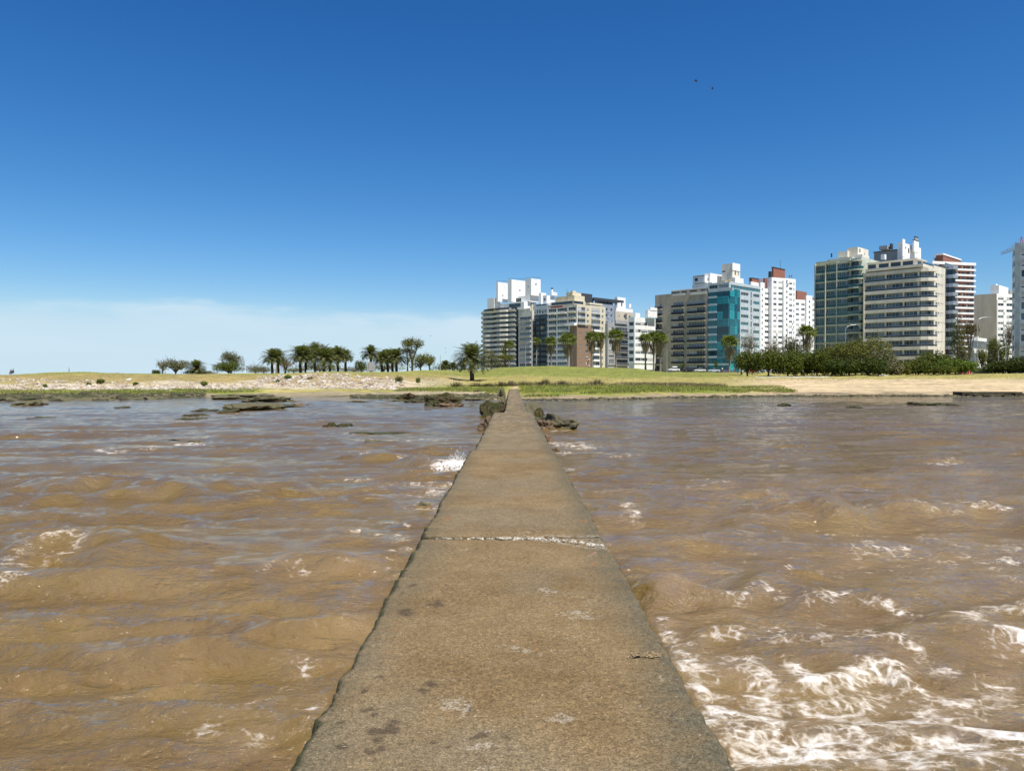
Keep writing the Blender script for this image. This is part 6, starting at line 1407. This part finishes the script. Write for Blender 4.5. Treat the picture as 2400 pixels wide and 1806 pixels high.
# ------------------------------------------------------------------ cars
tyre = plain('tyre_rubber', (.02,.02,.02), .8, .1); rim = plain('wheel_rim', (.5,.5,.5), .3, .1, metal=.6); cglass = glassmat('car_glass', (.01,.012,.014)); lampw = plain('headlight_glass', (.8,.8,.75), .2, .02); lampr = plain('tail_light_red', (.4,.02,.02), .3, .02)
def car(px, d, col, label, rz=0, kind='hatch', sc=1.0):
    x = wx(px, d); z_ = tz(x, d) + .13; o = thing('parked_car', label, 'car', (x, d, z_), rz, 'cars parked along the seafront'); o.scale = (sc,)*3
    m = plain('car_paint_%s' % px, col, .25, .02, spec=.6)
    prof = [(-2.1,.28),(-2.15,.62),(-2.0,.88),(-1.75,.95),(1.05,.96),(1.85,.84),(2.1,.66),(2.12,.3)]
    roof = [(-1.85,.955),(-1.55,1.42),(-.6,1.50),(.35,1.46),(1.05,.965)] if kind == 'hatch' else [(-1.5,.955),(-.95,1.38),(-.2,1.44),(.4,1.40),(1.1,.965)]
    def ext(mb, pf, w0, w1, mi=0):
        n_ = len(pf); b = len(mb.v); mb.v += [(a, -w0 if c_ < 1 else -w1, c_) for a, c_ in pf] + [(a, w0 if c_ < 1 else w1, c_) for a, c_ in pf]
        mb.f += [tuple(b+i for i in range(n_)), tuple(b+n_+i for i in range(n_))[::-1]]; mb.m += [mi]*2
        for i in range(n_): j = (i+1) % n_; mb.f.append((b+i, b+n_+i, b+n_+j, b+j)); mb.m.append(mi)
    mb = MB(); ext(mb, prof, .86, .86); bo_ = mb.build('body', m, o); bv = bo_.modifiers.new('bevel', 'BEVEL'); bv.width = .06; bv.segments = 2
    mb = MB(); ext(mb, roof, .80, .62); mb.build('window', cglass, o)
    mb = MB(); r2 = [(a*.93+(-.02), c_) for a, c_ in roof[1:-1]]; b0 = [(r2[0][0]-.05, 1.40), (r2[0][0], r2[0][1]+.03), (r2[1][0], r2[1][1]+.03), (r2[2][0], r2[2][1]+.03), (r2[2][0]+.1, 1.38)]; ext(mb, b0, .64, .64); mb.build('roof', m, o)
    for sx in (-1.3, 1.3):
        for sy in (-.80, .80):
            mb = MB(); mb.tube([(sx, sy-.1, .31), (sx, sy+.1, .31)], [.31, .31], 16); w_ = mb.build('wheel', tyre, o); mb = MB(); mb.tube([(sx, sy-.115, .31), (sx, sy+.115, .31)], [.18, .18], 12); mb.build('rim', rim, w_)
    for sy in (-.62, .62):
        mb = MB(); mb.box(2.06, 2.135, sy-.16, sy+.16, .62, .76); mb.build('headlight', lampw, o); mb = MB(); mb.box(-2.17, -2.1, sy-.14, sy+.14, .66, .84); mb.build('tail_light', lampr, o)
    return o
car(1579, 285, (.75,.75,.75), 'white car with a roof box parked leftmost in front of the beige block', R(188), sc=1.0)
x = wx(1581, 285); bxo = MB(); bxo.box(-.9, .8, -.4, .4, 0, .35, 0); rbx = bxo.build('roof_box', white, None, (x, 285, tz(x, 285)+.13+1.54)); tag(rbx, 'white roof box on top of the leftmost parked car', 'roof box')
car(1614, 287, (.02,.02,.025), 'black car parked between two white cars', R(8))
car(1640, 285, (.62,.63,.64), 'silver white low car parked left of the clipped shrub', R(185), 'sedan')
car(1673, 284, (.45,.50,.56), 'light blue grey car parked behind the white shirted person', R(184), 'sedan')
car(1701, 286, (.10,.10,.16), 'dark violet grey car parked behind the fan palm', R(4))
car(1760, 270, (.55,.02,.015), 'bright red car parked beside the leaning bushy tree', R(6), 'sedan')
car(1797, 262, (.5,.55,.6), 'pale blue car parked in a gap between the bushy trees', R(3))
car(2126, 206, (.7,.72,.74), 'white car seen in a gap in front of the cream building', R(10), sc=.9)
# ------------------------------------------------------------------ people
def skin_body(name, pts, edges, rad, mat, parent=None):
    me = bpy.data.meshes.new(name); me.from_pydata(pts, edges, []); o = bpy.data.objects.new(name, me); COL.objects.link(o); o.parent = parent; me.materials.append(mat)
    sk = o.modifiers.new('skin', 'SKIN'); sv = me.skin_vertices[0].data
    for i, r_ in enumerate(rad): sv[i].radius = (r_, r_)
    sv[0].use_root = True; sb = o.modifiers.new('sub', 'SUBSURF'); sb.levels = 1; sb.render_levels = 1; return o
skinm = plain('skin', (.42,.26,.18), .6, .05); trouser = plain('dark_trousers', (.05,.05,.07), .8, .1); shirtw = plain('white_shirt', (.78,.78,.76), .8, .03); shirtr = plain('orange_brown_shirt', (.38,.14,.08), .8, .05); hairm = plain('dark_hair', (.03,.02,.015), .7, .1)
def person(px, d, label, shirt, rz=0, dark=False, pose='stand'):
    x = wx(px, d); o = thing('person', label, 'person', (x, d, tz(x, d) + .1), rz)
    kn = .48 if pose == 'stand' else .45; hip = .93 if pose == 'stand' else .47
    up = hip - .93
    if pose == 'stand': legs = [(-.1,0,.88),(-.11,.03,.48),(-.12,0,.08),(-.12,-.12,.04),(.1,0,.88),(.13,-.04,.48),(.14,.03,.08),(.14,-.09,.04)]
    else: legs = [(-.1,0,.45),(-.14,-.42,.50),(-.15,-.45,.08),(-.15,-.57,.04),(.1,0,.45),(.14,-.42,.50),(.15,-.45,.08),(.15,-.57,.04)]
    pts = [(0,0,hip)] + legs + [(0,.01,1.15+up),(0,0,1.38+up),(0,0,1.50+up),(0,-.01,1.60+up),(0,-.01,1.70+up),(-.18,0,1.40+up),(-.24,.02,1.12+up),(-.22,-.1,.88+up),(-.22,-.14,.80+up),(.18,0,1.40+up),(.24,.03,1.12+up),(.24,-.06,.88+up),(.24,-.09,.80+up)]
    ed = [(0,1),(1,2),(2,3),(3,4),(0,5),(5,6),(6,7),(7,8),(0,9),(9,10),(10,11),(11,12),(12,13),(10,14),(14,15),(15,16),(16,17),(10,18),(18,19),(19,20),(20,21)]
    rad = [.14,.09,.065,.045,.035,.09,.065,.045,.035,.13,.14,.055,.085,.07,.055,.045,.035,.03,.055,.045,.035,.03]
    skin_body('body', pts, ed, rad, skinm, o)
    skin_body('shirt', [(0,0,hip+.05),(0,.01,1.15+up),(0,0,1.39+up),(-.18,0,1.40+up),(-.23,.02,1.18+up),(.18,0,1.40+up),(.23,.03,1.18+up)], [(0,1),(1,2),(2,3),(3,4),(2,5),(5,6)], [.165,.155,.16,.078,.065,.078,.065], shirt, o)
    skin_body('trousers', [(0,0,hip)] + [legs[i] for i in (0,1,2,4,5,6)], [(0,1),(1,2),(2,3),(0,4),(4,5),(5,6)], [.155,.11,.08,.06,.11,.08,.06], trouser, o)
    vs, fs = ico(2); mb = MB(); mb.v = [(q[0]*.10, q[1]*.11+.02, 1.68+up+q[2]*.11) for q in vs if True]; mb.f = list(fs); mb.m = [0]*len(fs); mb.build('hair', hairm, o, smooth=True)
person(1693, 266, 'person in a white shirt standing beside the light blue grey car', shirtw, R(20))
person(1720, 264, 'person in an orange brown shirt sitting between fan palm and lamp post', shirtr, R(-30), pose='sit')
person(26, 178, 'dark clothed person sitting on the crest at the far left, left one of two', trouser, R(10), pose='sit')
person(31, 178, 'dark clothed person sitting on the crest at the far left, right one of two', trouser, R(-20), pose='sit')
# ------------------------------------------------------------------ birds
bdark = plain('bird_feather_dark', (.05,.05,.055), .7, .1); bpale = plain('bird_feather_pale', (.45,.45,.45), .7, .1)
def bird(px, py, d, span, label, rz=0, roll=0, flap=.25):
    o = thing('bird', label, 'bird', (wx(px, d), d, wz(py, d)), rz, 'flying birds'); o.rotation_euler = (roll, 0, rz); s = span/2
    mb = MB(); mb.tube([(0,-.30*s*2,0),(0,-.2*s*2,.01),(0,0,0),(0,.2*s*2,0),(0,.34*s*2,0)], [.012*s, .05*s*1.6, .075*s*1.6, .045*s, .01*s], 8); mb.build('body', bdark, o, smooth=True)
    for sd in (-1, 1):
        mb = MB(); pr = [(0,-.13,0),(.45,-.22,flap),(1,-.02,flap*.75),(.5,.06,flap),(0,.12,0)]
        top = [(sd*a*s, b*s*1.4, c_*s+.008) for a, b, c_ in pr]; bot = [(q[0], q[1], q[2]-.016) for q in top]; mb.face(top); mb.face(bot[::-1])
        for i in range(5): j = (i+1) % 5; mb.face([top[i], bot[i], bot[j], top[j]])
        mb.build('wing', bdark, o)
    mb = MB(); mb.face([(-.09*s,.55*s,.0),(.09*s,.55*s,0),(.14*s,.85*s,.0),(-.14*s,.85*s,0)]); mb.face([(-.09*s,.55*s,-.012),(-.14*s,.85*s,-.012),(.14*s,.85*s,-.012),(.09*s,.55*s,-.012)]); mb.build('tail', bpale, o)
bird(1629, 193, 60, .62, 'upper left one of two dark birds high in the blue sky', R(70), .25, .15)
bird(1668, 211, 62, .52, 'lower right one of two dark birds high in the blue sky', R(60), .5, .3)
bird(1009, 787, 150, .5, 'leftmost tiny bird over the palms', R(40), .3); bird(1044, 816, 150, .5, 'lowest tiny bird over the palms', R(80), .2); bird(1044, 825, 152, .5, 'tiny bird just above the far pole', R(80), .2)
whb = plain('white_feather', (.8,.8,.8), .7, .02)
for px, py in ((299, 885), (304, 884.5)):
    x, y = wx(px, 128), 128; vs, fs = ico(2); mb = MB(); mb.v = [(q[0]*.30, q[1]*.14, .28+q[2]*.14+q[0]*.05) for q in vs]; b = len(mb.v); mb.v += [(q[0]*.09+.30, q[1]*.08, .48+q[2]*.08) for q in vs]; mb.f = list(fs) + [tuple(b+i for i in f) for f in fs]; mb.m = [0]*len(mb.f)
    o = mb.build('gull', whb, None, (x, y, tz(x, y)+.2), smooth=True); tag(o, 'white gull resting on the rubble, %s of two' % ('left' if px == 299 else 'right'), 'bird', 'gulls on the rubble')
